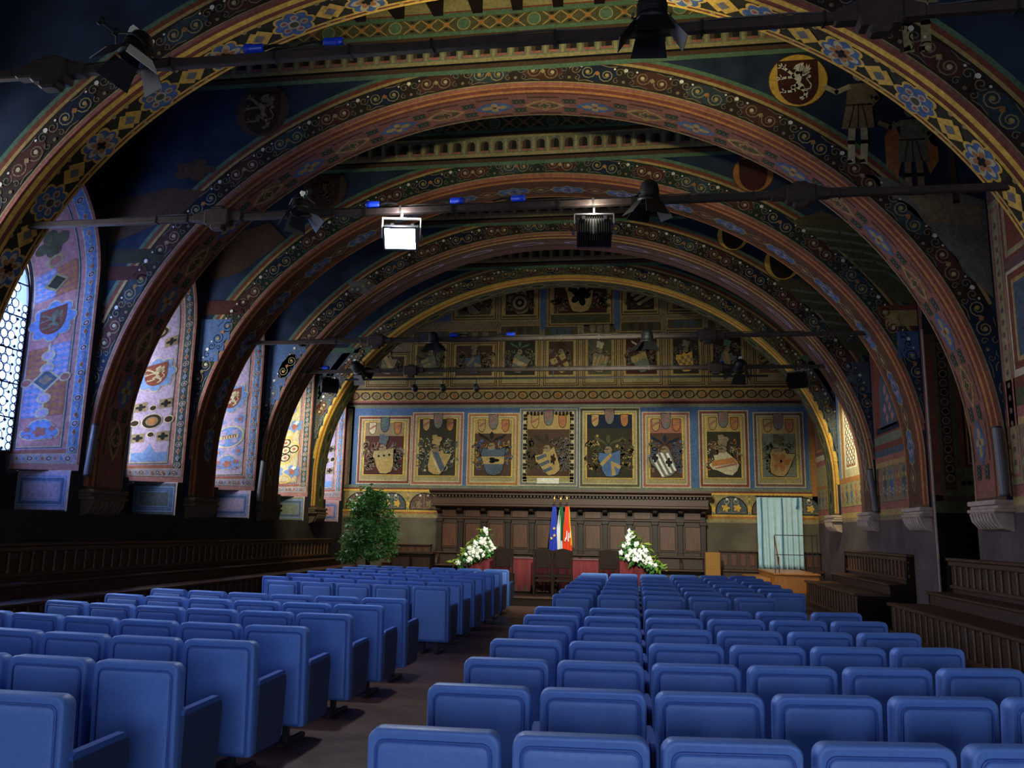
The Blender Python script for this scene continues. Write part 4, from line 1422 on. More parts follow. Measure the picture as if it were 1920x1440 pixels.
def arms(p, x, z, s, col, kind, c2, c3, l, rot=0.0):
    """a jousting shield of height s with its charge"""
    def T(a, b):
        return (x + s * (a * cos(rot) - b * sin(rot)), z + s * (a * sin(rot) + b * cos(rot)))
    out = [(-.36, .42), (-.1, .36), (.0, .48), (.1, .36), (.38, .44), (.34, .1), (.30, -.22), (.22, -.40), (.02, -.46), (-.20, -.42), (-.30, -.22), (-.36, .1), (-.42, .22)]
    p.poly([T(a * 1.06, b * 1.06) for a, b in out], 'dark', l)
    p.poly([T(*q) for q in out], col, l + 1, True)
    if kind == 'fess':
        p.poly([T(-.40, .14), (T(.35, .14)), T(.33, -.10), T(-.33, -.10)], c2, l + 2); p.lobes(*T(0, .02), s * .13, 3, .5, c3, l + 3, 1.5, .8)
    elif kind == 'bend':
        p.poly([T(-.36, .30), T(-.2, .42), T(.32, -.1), T(.24, -.30)], c2, l + 2)
        p.poly([T(-.34, .20), T(-.33, .14), T(.20, -.36), T(.24, -.30)], c3, l + 3)
    elif kind == 'bars':
        for q in range(3):
            p.poly([T(-.36 + .01 * q, .34 - .25 * q), T(.02, .34 - .25 * q), T(.02, .22 - .25 * q), T(-.34 + .01 * q, .22 - .25 * q)], c2, l + 2)
        p.poly([T(.06, .38), T(.30, .38), T(.26, -.36), T(.06, -.40)], col, l + 2)
        p.lobes(*T(.17, .04), s * .13, 5, .45, c3, l + 3, .8, 1.6)
    elif kind == 'stripes':
        for q in range(4):
            p.poly([T(-.30 + .17 * q, .40), T(-.22 + .17 * q, .40), T(-.22 + .155 * q, -.40), T(-.29 + .155 * q, -.36)], c2, l + 2)
        for q in (-.2, .15):
            p.lobes(*T(q, .12 - q), s * .12, 4, .5, c3, l + 3, 1, 1.4)
    elif kind == 'chevron':
        p.poly([T(-.38, .02), T(.02, .36), T(.10, .28), T(-.28, -.06)], c2, l + 2); p.poly([T(.02, .1), T(.34, -.1), T(.30, -.22), T(.12, -.1), T(.14, -.40), T(.0, -.42)], c2, l + 2)
    elif kind == 'cross':
        p.poly([T(-.08, .38), T(.08, .38), T(.08, -.44), T(-.08, -.44)], c2, l + 2); p.poly([T(-.36, .1), T(.34, .1), T(.32, -.06), T(-.33, -.06)], c2, l + 3)
        for a in (-.2, .2):
            p.ell(*T(a, .25), s * .06, s * .06, c3, l + 3, 8)
    elif kind == 'chief':
        p.poly([T(-.36, .40), T(.37, .42), T(.33, .12), T(-.36, .12)], c2, l + 2)
        for a in (-.2, 0, .2):
            p.ell(*T(a, .2), s * .045, s * .045, c3, l + 3, 7)
    elif kind == 'checks':
        for a in range(5):
            for b in range(4):
                if (a + b) % 2:
                    p.poly([T(-.3 + .13 * a, .3 - .16 * b), T(-.17 + .13 * a, .3 - .16 * b), T(-.17 + .13 * a, .14 - .16 * b), T(-.3 + .13 * a, .14 - .16 * b)], c2, l + 2)
    elif kind == 'target':
        for q, cc in enumerate((c2, col, c3, col)):
            p.ell(*T(0, 0), s * (.38 - .1 * q), s * (.38 - .1 * q), cc, l + 2 + q, 16)
    elif kind == 'eagle':
        p.lobes(*T(0, .02), s * .26, 5, .5, c2, l + 2, 1.1, 1.2); p.line([T(-.3, .2), T(0, .05), T(.3, .2)], s * .1, c2, l + 3)


def helm(p, x, z, s, crest, l, wings=False):
    p.poly([(x - .16 * s, z), (x + .14 * s, z), (x + .2 * s, z + .2 * s), (x + .1 * s, z + .36 * s), (x - .1 * s, z + .36 * s), (x - .22 * s, z + .16 * s)], 'tan', l, True)
    p.line([(x - .2 * s, z + .2 * s), (x + .02 * s, z + .22 * s)], .04 * s, 'dark', l + 1)
    if wings:
        p.poly([(x, z + .36 * s), (x - .2 * s, z + .62 * s), (x - .75 * s, z + .95 * s), (x - .62 * s, z + .70 * s), (x - .2 * s, z + .5 * s)], crest, l)
        p.poly([(x, z + .36 * s), (x + .2 * s, z + .62 * s), (x + .8 * s, z + .85 * s), (x + .62 * s, z + .62 * s), (x + .2 * s, z + .5 * s)], crest, l)
        p.ell(x, z + .75 * s, .1 * s, .22 * s, crest, l, 10)
    else:
        p.lobes(x + .04 * s, z + .62 * s, .3 * s, 4, .45, crest, l, 1, 1.1, ph=.4)
        p.lobes(x - .12 * s, z + .8 * s, .13 * s, 3, .4, crest, l + 1)


LOW = [  # x0, z0, x1, z1, border, ground, top strip, shield, charge, colours, mantling, crest
    (-8.60, 3.02, -6.87, 5.16, 'brick', 'maroon', 'tan', ('ochre', 'chief', 'straw', 'dark', .12), ('tan', 'grey'), 'slate', False),
    (-6.85, 3.00, -5.21, 5.27, 'palered', 'dolive', 'dolive', ('ochre', 'bend', 'slate', 'cream', -.35), ('straw', 'cream', 'slate'), 'ochre', False),
    (-5.09, 3.00, -3.47, 5.24, 'orange', 'brown', 'ochre', ('slate', 'fess', 'ochre', 'black', 0), ('orange', 'blue', 'ochre'), 'dark', True),
    (-3.46, 3.01, -1.69, 5.37, 'grey', 'brown', 'ochre', ('ochre', 'bars', 'slate', 'dbrown', .42), ('olive', 'grey'), 'dolive', True),
    (-1.64, 2.98, 0.19, 5.40, 'olive', 'dolive', 'navy', ('blue', 'chevron', 'ochre', 'ochre', .1), ('olive', 'brown', 'ochre'), 'olive', True),
    (0.24, 2.99, 1.65, 5.26, 'palered', 'brown', 'palered', ('grey', 'stripes', 'white', 'dark', .48), ('blue', 'slate', 'tan', 'blue'), 'navy', True),
    (1.90, 3.01, 3.34, 5.30, 'brick', 'dolive', 'ochre', ('cream', 'bend', 'orange', 'palered', .95), ('mauve', 'cream', 'orange'), 'tan', False),
    (3.47, 3.03, 4.90, 5.24, 'mauve', 'greyg', 'ochre', ('ochre', 'eagle', 'orange', 'orange', -.3), ('olive', 'dolive', 'greyg'), 'olive', False)]
for k, (x0, z0, x1, z1, bd, gr, top, sh, mc, cr, wg) in enumerate(LOW):
    q = Paint(plane_map('y', YF - .006), 0.002)
    q.rect(x0, z0, x1, z1, 'straw', 0)
    q.frame(x0, z0, x1, z1, .03, 'cream', 1)
    q.frame(x0 + .03, z0 + .03, x1 - .03, z1 - .03, .07, bd, 1)
    q.frame(x0 + .10, z0 + .10, x1 - .10, z1 - .10, .03, 'cream', 1)
    if bd == 'grey':
        for a in range(22):
            zz = z0 + .1 + a * .1
            for xx in (x0 + .17, x1 - .17):
                q.rect(xx - .06, zz, xx + .06, zz + .08, 'dark' if a % 3 else 'cream', 2)
        for a in range(13):
            q.rect(x0 + .2 + a * .11, z1 - .2, x0 + .28 + a * .11, z1 - .1, 'dark' if a % 3 else 'maroon', 2)
    bot = z0 + .30
    q.rect(x0 + .12, z0 + .13, x1 - .12, bot - .03, 'straw', 2)
    if k == 3:
        q.rect(x0 + .55, z0 + .08, x1 - .55, z0 + .24, 'white', 3)
    i0, i1, j0, j1 = x0 + .24, x1 - .24, bot, z1 - .22
    q.frame(i0 - .04, j0 - .04, i1 + .04, j1 + .04, .03, 'yellow', 2)
    q.rect(i0, j0, i1, j1, gr, 2)
    q.rect(i0, j1 - .42, i1, j1, top, 3)
    xm, w, h = (i0 + i1) / 2, i1 - i0, j1 - j0
    for a, cc in ((-.32, 'cream' if k == 0 else 'ochre'), (0, 'slate' if k == 0 else 'grey'), (.33, 'orange')):
        big = a == 0
        q.poly(shield_pts(xm + a * w, j1 - .18 + (.12 if big else 0), .24 if not big else .3, .4 if not big else .5), 'dark', 4)
        q.poly(shield_pts(xm + a * w, j1 - .18 + (.12 if big else 0), .21 if not big else .27, .36 if not big else .46), cc, 5)
        if big:
            for c2 in range(3):
                q.line([(xm - .1, j1 - .12 + .1 * c2), (xm + .1, j1 - .02 + .1 * c2)], .04, 'palered' if k else 'green', 6)
        else:
            q.line([(xm + a * w - .08, j1 - .2), (xm + a * w + .08, j1 - .1)], .06, 'palered', 6)
    mantling(q, xm, j0 + h * .48, w, h * .95, mc, 46, 4, k)
    s = .86 if k not in (2,) else .95
    arms(q, xm + (.03 if k != 5 else -.05), j0 + s * .46 + .02, s, sh[0], sh[1], sh[2], sh[3], 6, sh[4])
    helm(q, xm + (-.04), j0 + s * .84, .58, cr, 9, wg)
    q.build('coat_of_arms_panel', WF)

KINDS = ('bend', 'bars', 'chevron', 'fess', 'cross', 'stripes', 'chief', 'checks')
ROW2 = [(-8.42, -7.04, 7.2), (-6.96, -5.74, 7.54), (-5.69, -4.20, 7.52), (-4.14, -2.85, 7.66), (-2.76, -1.66, 7.62), (-1.55, -0.49, 7.68), (-0.39, 0.88, 7.72), (1.02, 2.12, 7.78), (2.21, 3.37, 7.74), (3.54, 4.54, 7.38)]
for k, (x0, x1, z1) in enumerate(ROW2):
    z0 = 6.06
    q = Paint(plane_map('y', YF - .006), 0.002)
    q.rect(x0 - .03, z0, x1 + .03, z1, 'ochre', 0); q.frame(x0, z0 + .02, x1, z1, .03, 'brown', 1); q.frame(x0 + .06, z0 + .08, x1 - .06, z1 - .06, .025, 'brown', 1)
    q.rect(x0 + .1, z0 + .12, x1 - .1, z0 + .32, 'straw', 2)
    g = ('brown', 'olive', 'brown', 'dolive', 'brown', 'olive', 'maroon', 'dolive', 'dbrown', 'mauve')[k]
    i0, i1, j0, j1 = x0 + .17, x1 - .17, z0 + .36, z1 - .14
    q.rect(i0, j0, i1, j1, g, 2)
    xm, w, h = (i0 + i1) / 2, i1 - i0, j1 - j0
    mantling(q, xm, j0 + h * .6, w, h, ('tan', 'olive', 'grey', 'straw'), 34, 3, 50 + k)
    a, b, c, d = [('tan', 'ochre', 'greyg', 'cream'), ('greyg', 'ochre', 'tan', 'cream'), ('slate', 'tan', 'cream', 'tan'), ('greyg', 'ochre', 'cream', 'green'), ('ochre', 'brown', 'tan', 'maroon')][k % 5]
    arms(q, xm, j0 + .36, .66, a if k != 7 else 'yellow', KINDS[k % 8], b, c, 5, (-.3, .4, .2, -.5, .5)[k % 5])
    helm(q, xm, j0 + .66, .42, d, 8, k % 3 == 0)
    # caption strip with three small shields
    if 0 < k < 9:
        q.rect(x0, z1 + .02, x1, z1 + .36, 'olive', 0); q.frame(x0, z1 + .02, x1, z1 + .36, .03, 'ochre', 1)
        for a in (-.3, 0, .3):
            q.poly(shield_pts(xm + a * w, z1 + .18, .18, .24), ('brown', 'slate', 'tan')[(k + int(a * 3)) % 3], 2)
    q.build('coat_of_arms_panel', WF)
q = Paint(plane_map('y', YF - .004), 0.002)
q.rect(-7.0, 8.19, -5.75, 8.5, 'blue', 0); q.rect(-2.86, 7.85, -2.70, 9.3, 'blue', 3); q.rect(-.56, 7.85, -.42, 9.3, 'blue', 3)
q.build('blue_ground_painting', WF)
ROW3 = [(-5.69, -4.25, 8.18, 'olive', 'bend', 'tan'), (-4.17, -2.88, 8.16, 'dbrown', 'target', 'tan'), (-2.64, -.60, 7.95, 'maroon', 'eagle', 'ochre'), (-.38, .84, 8.24, 'dbrown', 'bend', 'straw'), (1.0, 2.1, 8.24, 'mauve', 'bars', 'brown')]
for k, (x0, x1, z0, g, kind, a) in enumerate(ROW3):
    z1 = 9.45
    q = Paint(plane_map('y', YF - .006), 0.002)
    q.rect(x0, z0, x1, z1, 'ochre', 0); q.frame(x0 + .03, z0 + .03, x1 - .03, z1, .03, 'brown', 1)
    bt = .42 if k == 2 else .2
    q.rect(x0 + .1, z0 + .1, x1 - .1, z0 + bt - .04, 'olive', 1)
    i0, i1, j0 = x0 + .2, x1 - .2, z0 + bt
    q.rect(i0, j0, i1, z1, g, 2)
    xm = (i0 + i1) / 2
    mantling(q, xm, j0 + .5, i1 - i0, 1.0, ('olive', 'tan', 'brown'), 24, 3, 90 + k)
    if k == 3:
        for b in range(4):
            q.poly([(xm - .42 + b * .1, j0 + .62 - .14 * b), (xm + .05 + b * .14, j0 + .98 - .14 * b), (xm + .14 + b * .14, j0 + .90 - .14 * b), (xm - .34 + b * .1, j0 + .55 - .14 * b)], 'straw', 5)
    else:
        arms(q, xm, j0 + (.55 if k == 2 else .38), 1.15 if k == 2 else .8, a, kind, 'black' if k == 2 else 'brown', 'dark', 5, .3 * (k % 2))
    q.build('coat_of_arms_panel', WF)

# ------------------------------------------------------------------ dais
D = MB().box(-6.9, 18.85, 0, 2.45, YF, 0.2)
da = tag(D.build('trim_1', M['woodk']), 'low dark wooden dais step before the tables', kind='structure')
MB().box(-6.93, 18.82, 0.17, 2.48, 18.95, 0.215).build('step_nosing', M['wood'], da)

# ------------------------------------------------------------------ carved wooden dossal on the end wall
ds = thing('wooden_dossal', 'long carved dark wooden dossal with panelled back under a heavy cornice on the end wall', 'panelling', (-1.93, 24.1, 0.2))
X0, X1, YB = -3.95, 3.95, 0.70     # local: y grows to the wall
N = 11
bw = (X1 - X0) / N
MB().box(X0, .50, .1, X1, YB, 2.5).build('back_board', M['wood'], ds)
c = MB()
c.prism([(YB, 2.66), (-.24, 2.66), (-.24, 2.60), (-.19, 2.565), (-.10, 2.545), (-.10, 2.50), (-.02, 2.49), (YB, 2.49)], 'x', X0 - .13, X1 + .13)
c.build('cornice', M['woodl'], ds)
MB().prism([(YB, 2.14), (.0, 2.14), (-.06, 2.17), (-.06, 2.22), (.02, 2.24), (.02, 2.42), (YB, 2.42)], 'x', X0 - .06, X1 + .06).build('frieze', M['woodl'], ds)
dn = MB().box(-.028, -.07, 2.425, .028, .05, 2.488).mesh('dentil', M['wood'])
for k in range(78):
    link('dentil', dn, ds, (X0 + .05 + k * .1014, 0, 0))
pil = MB().bbox(-.075, .40, .9, .075, .52, 1.70, .008).bbox(-.105, .37, 1.70, .105, .52, 1.80, .01).bbox(-.095, .38, .82, .095, .52, .92, .01)
pil.prism([(.42, 1.84), (.42, 1.94), (.30, 2.0), (.16, 2.06), (.10, 2.14), (.52, 2.14), (.52, 1.84)], 'x', -.07, .07)
pil.tube([(-.06, .16, 2.06), (.06, .16, 2.06)], .05, 8)
pm = pil.mesh('pilaster', M['woodd'])
fp = MB().bbox(-.22, .47, .98, .22, .52, 1.66, .012).mesh('panel', M['woodp'])
fm = MB()
for a, b, c2, d in ((-.26, .94, .26, .975), (-.26, 1.665, .26, 1.70), (-.26, .975, -.225, 1.665), (.225, .975, .26, 1.665)):
    fm.box(a, .455, b, c2, .515, d)
fmm = fm.mesh('moulding', M['wood'])
up = MB().bbox(-.24, .46, 1.86, .24, .51, 2.08, .01).mesh('upper_panel', M['woodp'])
cns = MB().prism([(.44, .78), (.30, .74), (.14, .64), (.06, .50), (.10, .40), (.2, .44), (.24, .3), (.44, .26)], 'x', -.035, .035).tube([(-.045, .12, .5), (.045, .12, .5)], .05, 8).mesh('bench_bracket', M['wood'])
for k in range(N):
    x = X0 + bw * (k + .5)
    link('panel', fp, ds, (x, 0, 0)); link('moulding', fmm, ds, (x, 0, 0)); link('upper_panel', up, ds, (x, 0, 0))
for k in range(N + 1):
    x = min(max(X0 + bw * k, X0 + .07), X1 - .07)
    link('pilaster', pm, ds, (x, 0, 0)); link('bench_bracket', cns, ds, (x, 0, 0))
MB().bbox(X0, .42, 1.80, X1, .5, 1.845, .008).build('rail', M['woodl'], ds)
MB().bbox(X0, .02, .42, X1, .5, .47, .012).box(X0 + .02, .40, 0, X1 - .02, .5, .42).build('bench_seat', M['woodl'], ds)
MB().bbox(X0 - .02, .38, .78, X1 + .02, .5, .83, .01).build('arm_rail', M['woodl'], ds)
MB().box(X0 - .1, -.1, 0.002, X1 + .1, .6, .1).build('footboard', M['woodl'], ds)

# low panelled benches left and right of the dossal
def wall_bench(x0, x1, label):
    t = thing('panelled_bench', label, 'bench', ((x0 + x1) / 2, 24.25, 0.0))
    w = (x1 - x0) / 2
    z = .2 if x0 < -5 else .0
    MB().box(-w, .40, z, w, .54, 1.18).build('back', M['wood'], t)
    MB().bbox(-w - .02, .32, 1.18, w + .02, .545, 1.22, .01).build('cap_rail', M['woodl'], t)
    n = max(2, int(2 * w / .22))
    pm = MB().bbox(-.075, .38, .80, .075, .405, 1.12, .008).mesh('panel', M['woodp'])
    for k in range(n):
        link('panel', pm, t, (-w + 2 * w * (k + .5) / n, 0, 0))
    MB().bbox(-w, .0, .64, w, .42, .70, .012).build('seat', M['woodl'], t)
    MB().box(-w, .08, z + .002, w, .4, .64).build('front_board', M['wood'], t)
wall_bench(2.42, 3.44, 'short panelled bench against the wall between ochre board and blue curtain')
wall_bench(-7.5, -6.1, 'low panelled bench on the end wall behind the potted tree')
wall_bench(4.78, 5.17, 'narrow end of panelled bench right of the blue curtain')
t = thing('ochre_board', 'plain ochre board standing against the wall right of the carved dossal', 'board', (2.13, 23.72, .2))
MB().bbox(-.2, 0, .0, .2, .08, .98, .01).build('board', M['ochre'], t)
MB().box(-.22, .08, .0, -.16, .25, .9).box(.16, .08, .0, .22, .25, .9).build('brace', M['wood'], t)

# ------------------------------------------------------------------ curtained doorway, wooden ramp landing and railing
dr = tag(MB().box(3.5, YF - .03, .7, 4.7, YF - .008, 2.78).build('door_1', M['woodk']), kind='structure')
t = thing('blue_curtain', 'pale blue pleated curtain hanging over the doorway in the end wall', 'curtain', (4.1, 24.55, .74))
m = MB()
nx, nz = 96, 14
vs, fs = [], []
for j in range(nz + 1):
    z = 2.0 * j / nz
    for i in range(nx + 1):
        s = i / nx
        x = -.63 + 1.24 * s - .03 * (1 - j / nz) * (s - .3)
        f = .022 + .014 * (1 - j / nz)
        y = f * sin(s * 2 * pi * 7.5 + .8 * sin(s * 9)) + .015 * sin(s * 47 + j * .2)
        vs.append((x, y, z))
for j in range(nz):
    for i in range(nx):
        fs.append((j * (nx + 1) + i, j * (nx + 1) + i + 1, (j + 1) * (nx + 1) + i + 1, (j + 1) * (nx + 1) + i))
m.add(vs, fs)
cu = m.build('cloth', M['curtain'], t, True)
mo = cu.modifiers.new('thick', 'SOLIDIFY'); mo.thickness = .008
m = MB()
for x in (-.52, .05):
    m.tube([(x + .01 * sin(z * 5), -.075, .03 + z * .39) for z in range(6)], .016, 6)
m.build('fold_edge', M['curtainb'], t)
MB().tube([(-.68, 0, 2.03), (.66, 0, 2.03)], .018, 8).build('curtain_rod', M['iron'], t)
hk = MB().tube([(.0 + .022 * cos(a * pi / 4), 0, 2.03 + .03 * sin(a * pi / 4)) for a in range(8)], .006, 5, True).mesh('ring', M['iron'])
for k in range(12):
    link('ring', hk, t, (-.6 + k * .109, 0, 0))
MB().tube([(.5, -.07, 1.98), (.48, -.09, 1.8), (.5, -.08, 1.72)], .03, 6).tube([(.5, -.09, 1.86), (.44, -.09, 1.7)], .02, 6).build('tie_cord', M['curtainb'], t)
t = thing('oak_landing', 'varnished oak landing box with lower step under the blue curtain', 'platform', (3.95, 21.55, 0))
MB().bbox(-.53, 0, .0, .53, 2.75, .70, .01).build('box', M['pine'], t)
MB().bbox(-.56, -.03, .70, .56, 2.78, .745, .01).build('top_board', M['pine'], t)
MB().bbox(-1.0, .55, .0, -.535, 2.6, .60, .01).build('lower_step', M['pine'], t)
t = thing('metal_railing', 'thin metal handrail on the oak landing before the blue curtain', 'railing', (3.95, 21.62, .745))
MB().tube([(-.50, 0, 0), (-.50, 0, .93), (.52, 0, .93)], .012, 6).tube([(-.5, 0, .45), (.52, 0, .45)], .009, 6).build('rail', M['legmetal'], t)
for x, y in ((.40, .0), (.52, 0), (-.36, .3)):
    MB().tube([(x, y, 0), (x, y, .93 if x > 0 else .4)], .012, 6).build('post', M['legmetal'], t)
MB().tube([(-.50, .02, .9), (-.43, .1, .5), (-.38, .25, .2)], .016, 6).build('sloping_handrail', M['pine'], t)

# ------------------------------------------------------------------ stepped pews along both side walls
def pew(name_label, wall, e, y0, y1):
    """e = +1: the right wall, seats step down towards -x;  e = -1: the left wall"""
    t = thing('stepped_pew', name_label, 'pew', (wall, (y0 + y1) / 2, 0))
    h = (y1 - y0) / 2
    X = lambda d: -e * d
    def bx(mb, d0, d1, z0, z1, a=-h, b=h, c=.01):
        xa, xb = sorted((X(d0), X(d1)))
        return mb.bbox(xa, a, z0, xb, b, z1, c)
    bx(MB(), .01, .09, 0, 1.30).build('back_board', M['wood'], t)
    bx(MB(), .0, .16, 1.30, 1.35, -h - .03, h + .03).build('cap_rail', M['woodl'], t)
    bx(bx(MB(), .09, .13, .86, .92), .09, .13, 1.22, 1.30).build('back_rail', M['woodl'], t)
    bx(MB(), .03, .50, .76, .80).build('upper_seat', M['woodl'], t)
    bx(MB(), .40, .45, .58, .76).build('upper_riser', M['wood'], t)
    bx(MB(), .40, 1.02, .555, .60).build('lower_seat', M['woodl'], t)
    bx(MB(), 1.0, 1.05, .10, .56).build('front_board', M['wood'], t)
    bx(MB(), .98, 1.12, .56, .61, -h - .02, h + .02).build('front_rail', M['woodl'], t)
    bx(MB(), 1.03, 1.10, .10, .17).build('front_base', M['woodl'], t)
    bx(MB(), .9, 1.42, .0, .10).build('footboard', M['woodl'], t)
    # end cheeks
    for s in (-1, 1):
        pts = [(X(.0), 0), (X(1.06), 0), (X(1.06), .56), (X(.46), .57), (X(.46), .77), (X(.16), .80), (X(.14), 1.30), (X(0), 1.30)]
        a, b = (-h - .012, -h) if s < 0 else (h, h + .012)
        recalc(MB().prism(pts, 'y', a, b).build('end_cheek', M['woodk'], t))
    n = max(2, int((y1 - y0) / .24))
    cf = MB()
    cf.lathe([(.020, .17), (.020, .2), (.014, .23), (.016, .38), (.012, .48), (.020, .52), (.020, .56)], (X(1.065), 0, 0), 8)
    cfm = cf.mesh('colonnette', M['woodc'])
    cb = MB().lathe([(.022, .92), (.022, .96), (.014, .98), (.017, 1.1), (.013, 1.17), (.022, 1.2), (.022, 1.22)], (X(.108), 0, 0), 8).mesh('colonnette', M['woodc'])
    pa = bx(MB(), .092, .100, .95, 1.2, -.09, .09, .004).mesh('panel', M['woodq'])
    pf = bx(MB(), 1.052, 1.060, .2, .53, -.09, .09, .004).mesh('panel', M['woodq'])
    for k in range(n):
        y = -h + (y1 - y0) * (k + .5) / n
        link('colonnette', cb, t, (0, y - .12, 0)); link('panel', pa, t, (0, y, 0))
        link('colonnette', cfm, t, (0, y - .12, 0)); link('panel', pf, t, (0, y, 0))


pew('dark stepped pew along the right wall, far section ending at the oak landing', XR, 1, 16.75, 21.4)
pew('dark stepped pew along the right wall, near section before the deep recess', XR, 1, 7.6, 14.65)
pew('dark stepped pew running along the left wall under the windows', XL, -1, 8.2, 23.6)

# ------------------------------------------------------------------ table on the dais with crimson cloth, high-backed chairs
t = thing('long_table', 'long dark table under crimson cloth on the dais', 'table', (-1.92, 20.75, .2))
MB().bbox(-2.1, -.36, .75, 2.1, .36, .79, .01).build('tabletop', M['wood'], t)
for x in (-1.95, 1.95):
    for y in (-.28, .28):
        MB().lathe([(.035, 0), (.05, .05), (.03, .12), (.05, .4), (.035, .6), (.05, .75)], (x, y, 0), 8).build('leg', M['wood'], t)
m = MB()
n = 240
top, vs, fs = .80, [], []
per = [(-2.16, -.42), (2.16, -.42), (2.16, .42), (-2.16, .42)]
path = []
for a in range(4):
    (xa, ya), (xb, yb) = per[a], per[(a + 1) % 4]
    L = hypot(xb - xa, yb - ya)
    k = int(L / .035)
    for q in range(k):
        path.append((xa + (xb - xa) * q / k, ya + (yb - ya) * q / k, (ya - yb) / L if False else (yb - ya) / L, -(xb - xa) / L))
N_ = len(path)
for j, z in enumerate((top, top - .06, top - .3, top - .78)):
    for q, (x, y, nx, ny) in enumerate(path):
        f = (0, .008, .035, .05)[j] * sin(q * 1.05 + 1.2 * sin(q * .23)) + (0, .01, .03, .045)[j]
        vs.append((x + nx * f, y + ny * f, z))
for j in range(3):
    for q in range(N_):
        r = (q + 1) % N_
        fs.append((j * N_ + q, j * N_ + r, (j + 1) * N_ + r, (j + 1) * N_ + q))
fs.append(tuple(range(N_)))
m.add(vs, fs)
tc_ = m.build('table_cloth', M['red'], None, True, (-1.92, 20.75, .2))
mo = tc_.modifiers.new('thick', 'SOLIDIFY'); mo.thickness = .006; mo.offset = 1
tag(tc_, 'crimson cloth draped in folds to the floor over the long dais table', 'tablecloth')


def hall_chair(x, y, label, h=1.02, first=[None]):
    if first[0] is None:
        t = thing('high_backed_chair', label, 'chair', (x, y, .2), 0, 'high-backed wooden chairs on the dais')
        w = .215
        MB().bbox(-w, -.02, .40, w, .40, .46, .012).build('seat', M['woodk'], t)
        MB().bbox(-w + .03, -.03, .62, w - .03, .0, h - .03, .01).build('backrest', M['woodk'], t)
        MB().prism([(-w, h - .05), (w, h - .05), (w, h), (.1, h + .03), (0, h + .05), (-.1, h + .03), (-w, h)], 'y', -.035, .01).build('crest_rail', M['woodk'], t)
        MB().bbox(-w + .03, -.02, .3, w - .03, .0, .36, .006).build('stretcher', M['woodk'], t)
        for sx in (-1, 1):
            MB().bbox(sx * w - .022, -.04, 0, sx * w + .022, .005, h, .006).build('leg', M['woodk'], t)
            MB().lathe([(.02, 0), (.026, .06), (.016, .12), (.028, .26), (.02, .40)], (sx * (w - .02), .36, 0), 8).build('leg', M['woodk'], t)
            MB().lathe([(.014, .36), (.024, .41), (.014, .46), (.022, .55), (.014, .62)], (sx * .1, -.012, 0), 8).build('baluster', M['woodk'], t)
        first[0] = t
    else:
        dup(first[0], (x, y, .2), 0, label)


hall_chair(-3.07, 19.6, 'dark high-backed chair at the left end of the crimson table')
hall_chair(-2.12, 19.55, 'dark high-backed chair left of the middle, before the blue flag')
hall_chair(-1.67, 19.6, 'dark high-backed chair just right of the aisle, before the red flag')
hall_chair(-.60, 19.65, 'dark high-backed chair at the right end of the table beside the flowers')

# ------------------------------------------------------------------ three flags
def flag(x, y, label, stripes, lean):
    t = thing('standing_flag', label, 'flag', (x, y, .2), 0)
    H = 2.28
    MB().tube([(0, 0, .03), (lean, 0, H)], .016, 8).build('pole', M['wood'], t)
    MB().lathe([(.09, 0), (.09, .03), (.05, .045), (.03, .07)], (0, 0, 0), 14).build('base', M['iron'], t)
    MB().lathe([(.012, 0), (.03, .03), (.012, .05), (.028, .09), (.022, .14), (.002, .2)], (lean, 0, H - .01), 10).build('finial', M['gold'], t)
    nz = 22
    for k, (mt, a0, a1, b0, b1, zb) in enumerate(stripes):
        m = MB()
        vs, fs = [], []
        nx = 14
        for j in range(nz + 1):
            q = j / nz
            z = H - .12 - (H - .12 - zb) * q
            for i in range(nx + 1):
                s = i / nx
                x0 = a0 + (b0 - a0) * q ** .8
                x1 = a1 + (b1 - a1) * q ** .8
                xx = x0 + (x1 - x0) * s + lean * (z / H) + .006 * sin(9 * q + k)
                vs.append((xx, -.03 - .035 * q * sin(s * 11 + k * 2 + q * 2) - .012 * k, z - .05 * s * q))
        for j in range(nz):
            for i in range(nx):
                fs.append((j * (nx + 1) + i, j * (nx + 1) + i + 1, (j + 1) * (nx + 1) + i + 1, (j + 1) * (nx + 1) + i))
        m.add(vs, fs)
        o = m.build('cloth', M[mt], t, True)
        mo = o.modifiers.new('thick', 'SOLIDIFY'); mo.thickness = .004
    return t


f = flag(-2.26, 23.15, 'blue flag with yellow stars, leftmost of the three standing flags', [('fblue', -.05, .05, -.12, .12, .9)], .05)
st = MB()
for sx, sz in ((.05, 1.55), (-.02, 1.28), (.06, 1.36)):
    ps = []
    for k in range(10):
        r = .05 if k % 2 == 0 else .02
        ps.append((sx + r * sin(k * pi / 5), sz + r * cos(k * pi / 5)))
    st.prism(ps, 'y', -.105, -.095)
st.build('star', M['fyellow'], f)
flag(-2.06, 23.48, 'green and white tricolour flag, middle of the three standing flags', [('fwhite', -.03, -.01, -.16, .06, .92), ('fgreen', -.045, .05, -.04, .14, 1.25)], .0)
f = flag(-1.83, 23.15, 'orange-red flag with pale emblem and yellow edge, rightmost of the three standing flags', [('fred', -.05, .05, -.14, .13, .92), ('fyellow', .045, .055, .09, .14, 1.1)], -.03)
em = MB()
for a, b, c_, d in ((-.05, 1.25, -.02, 1.5), (.0, 1.2, .03, 1.45), (.05, 1.3, .075, 1.5), (-.09, 1.2, -.06, 1.32)):
    em.prism([(a, b), (c_, b), (c_ + .01, d), (a + .015, d - .03)], 'y', -.108, -.098)
em.build('emblem', M['fwhite'], f)

# ------------------------------------------------------------------ flowers and the potted tree
rnd = random.Random(3)


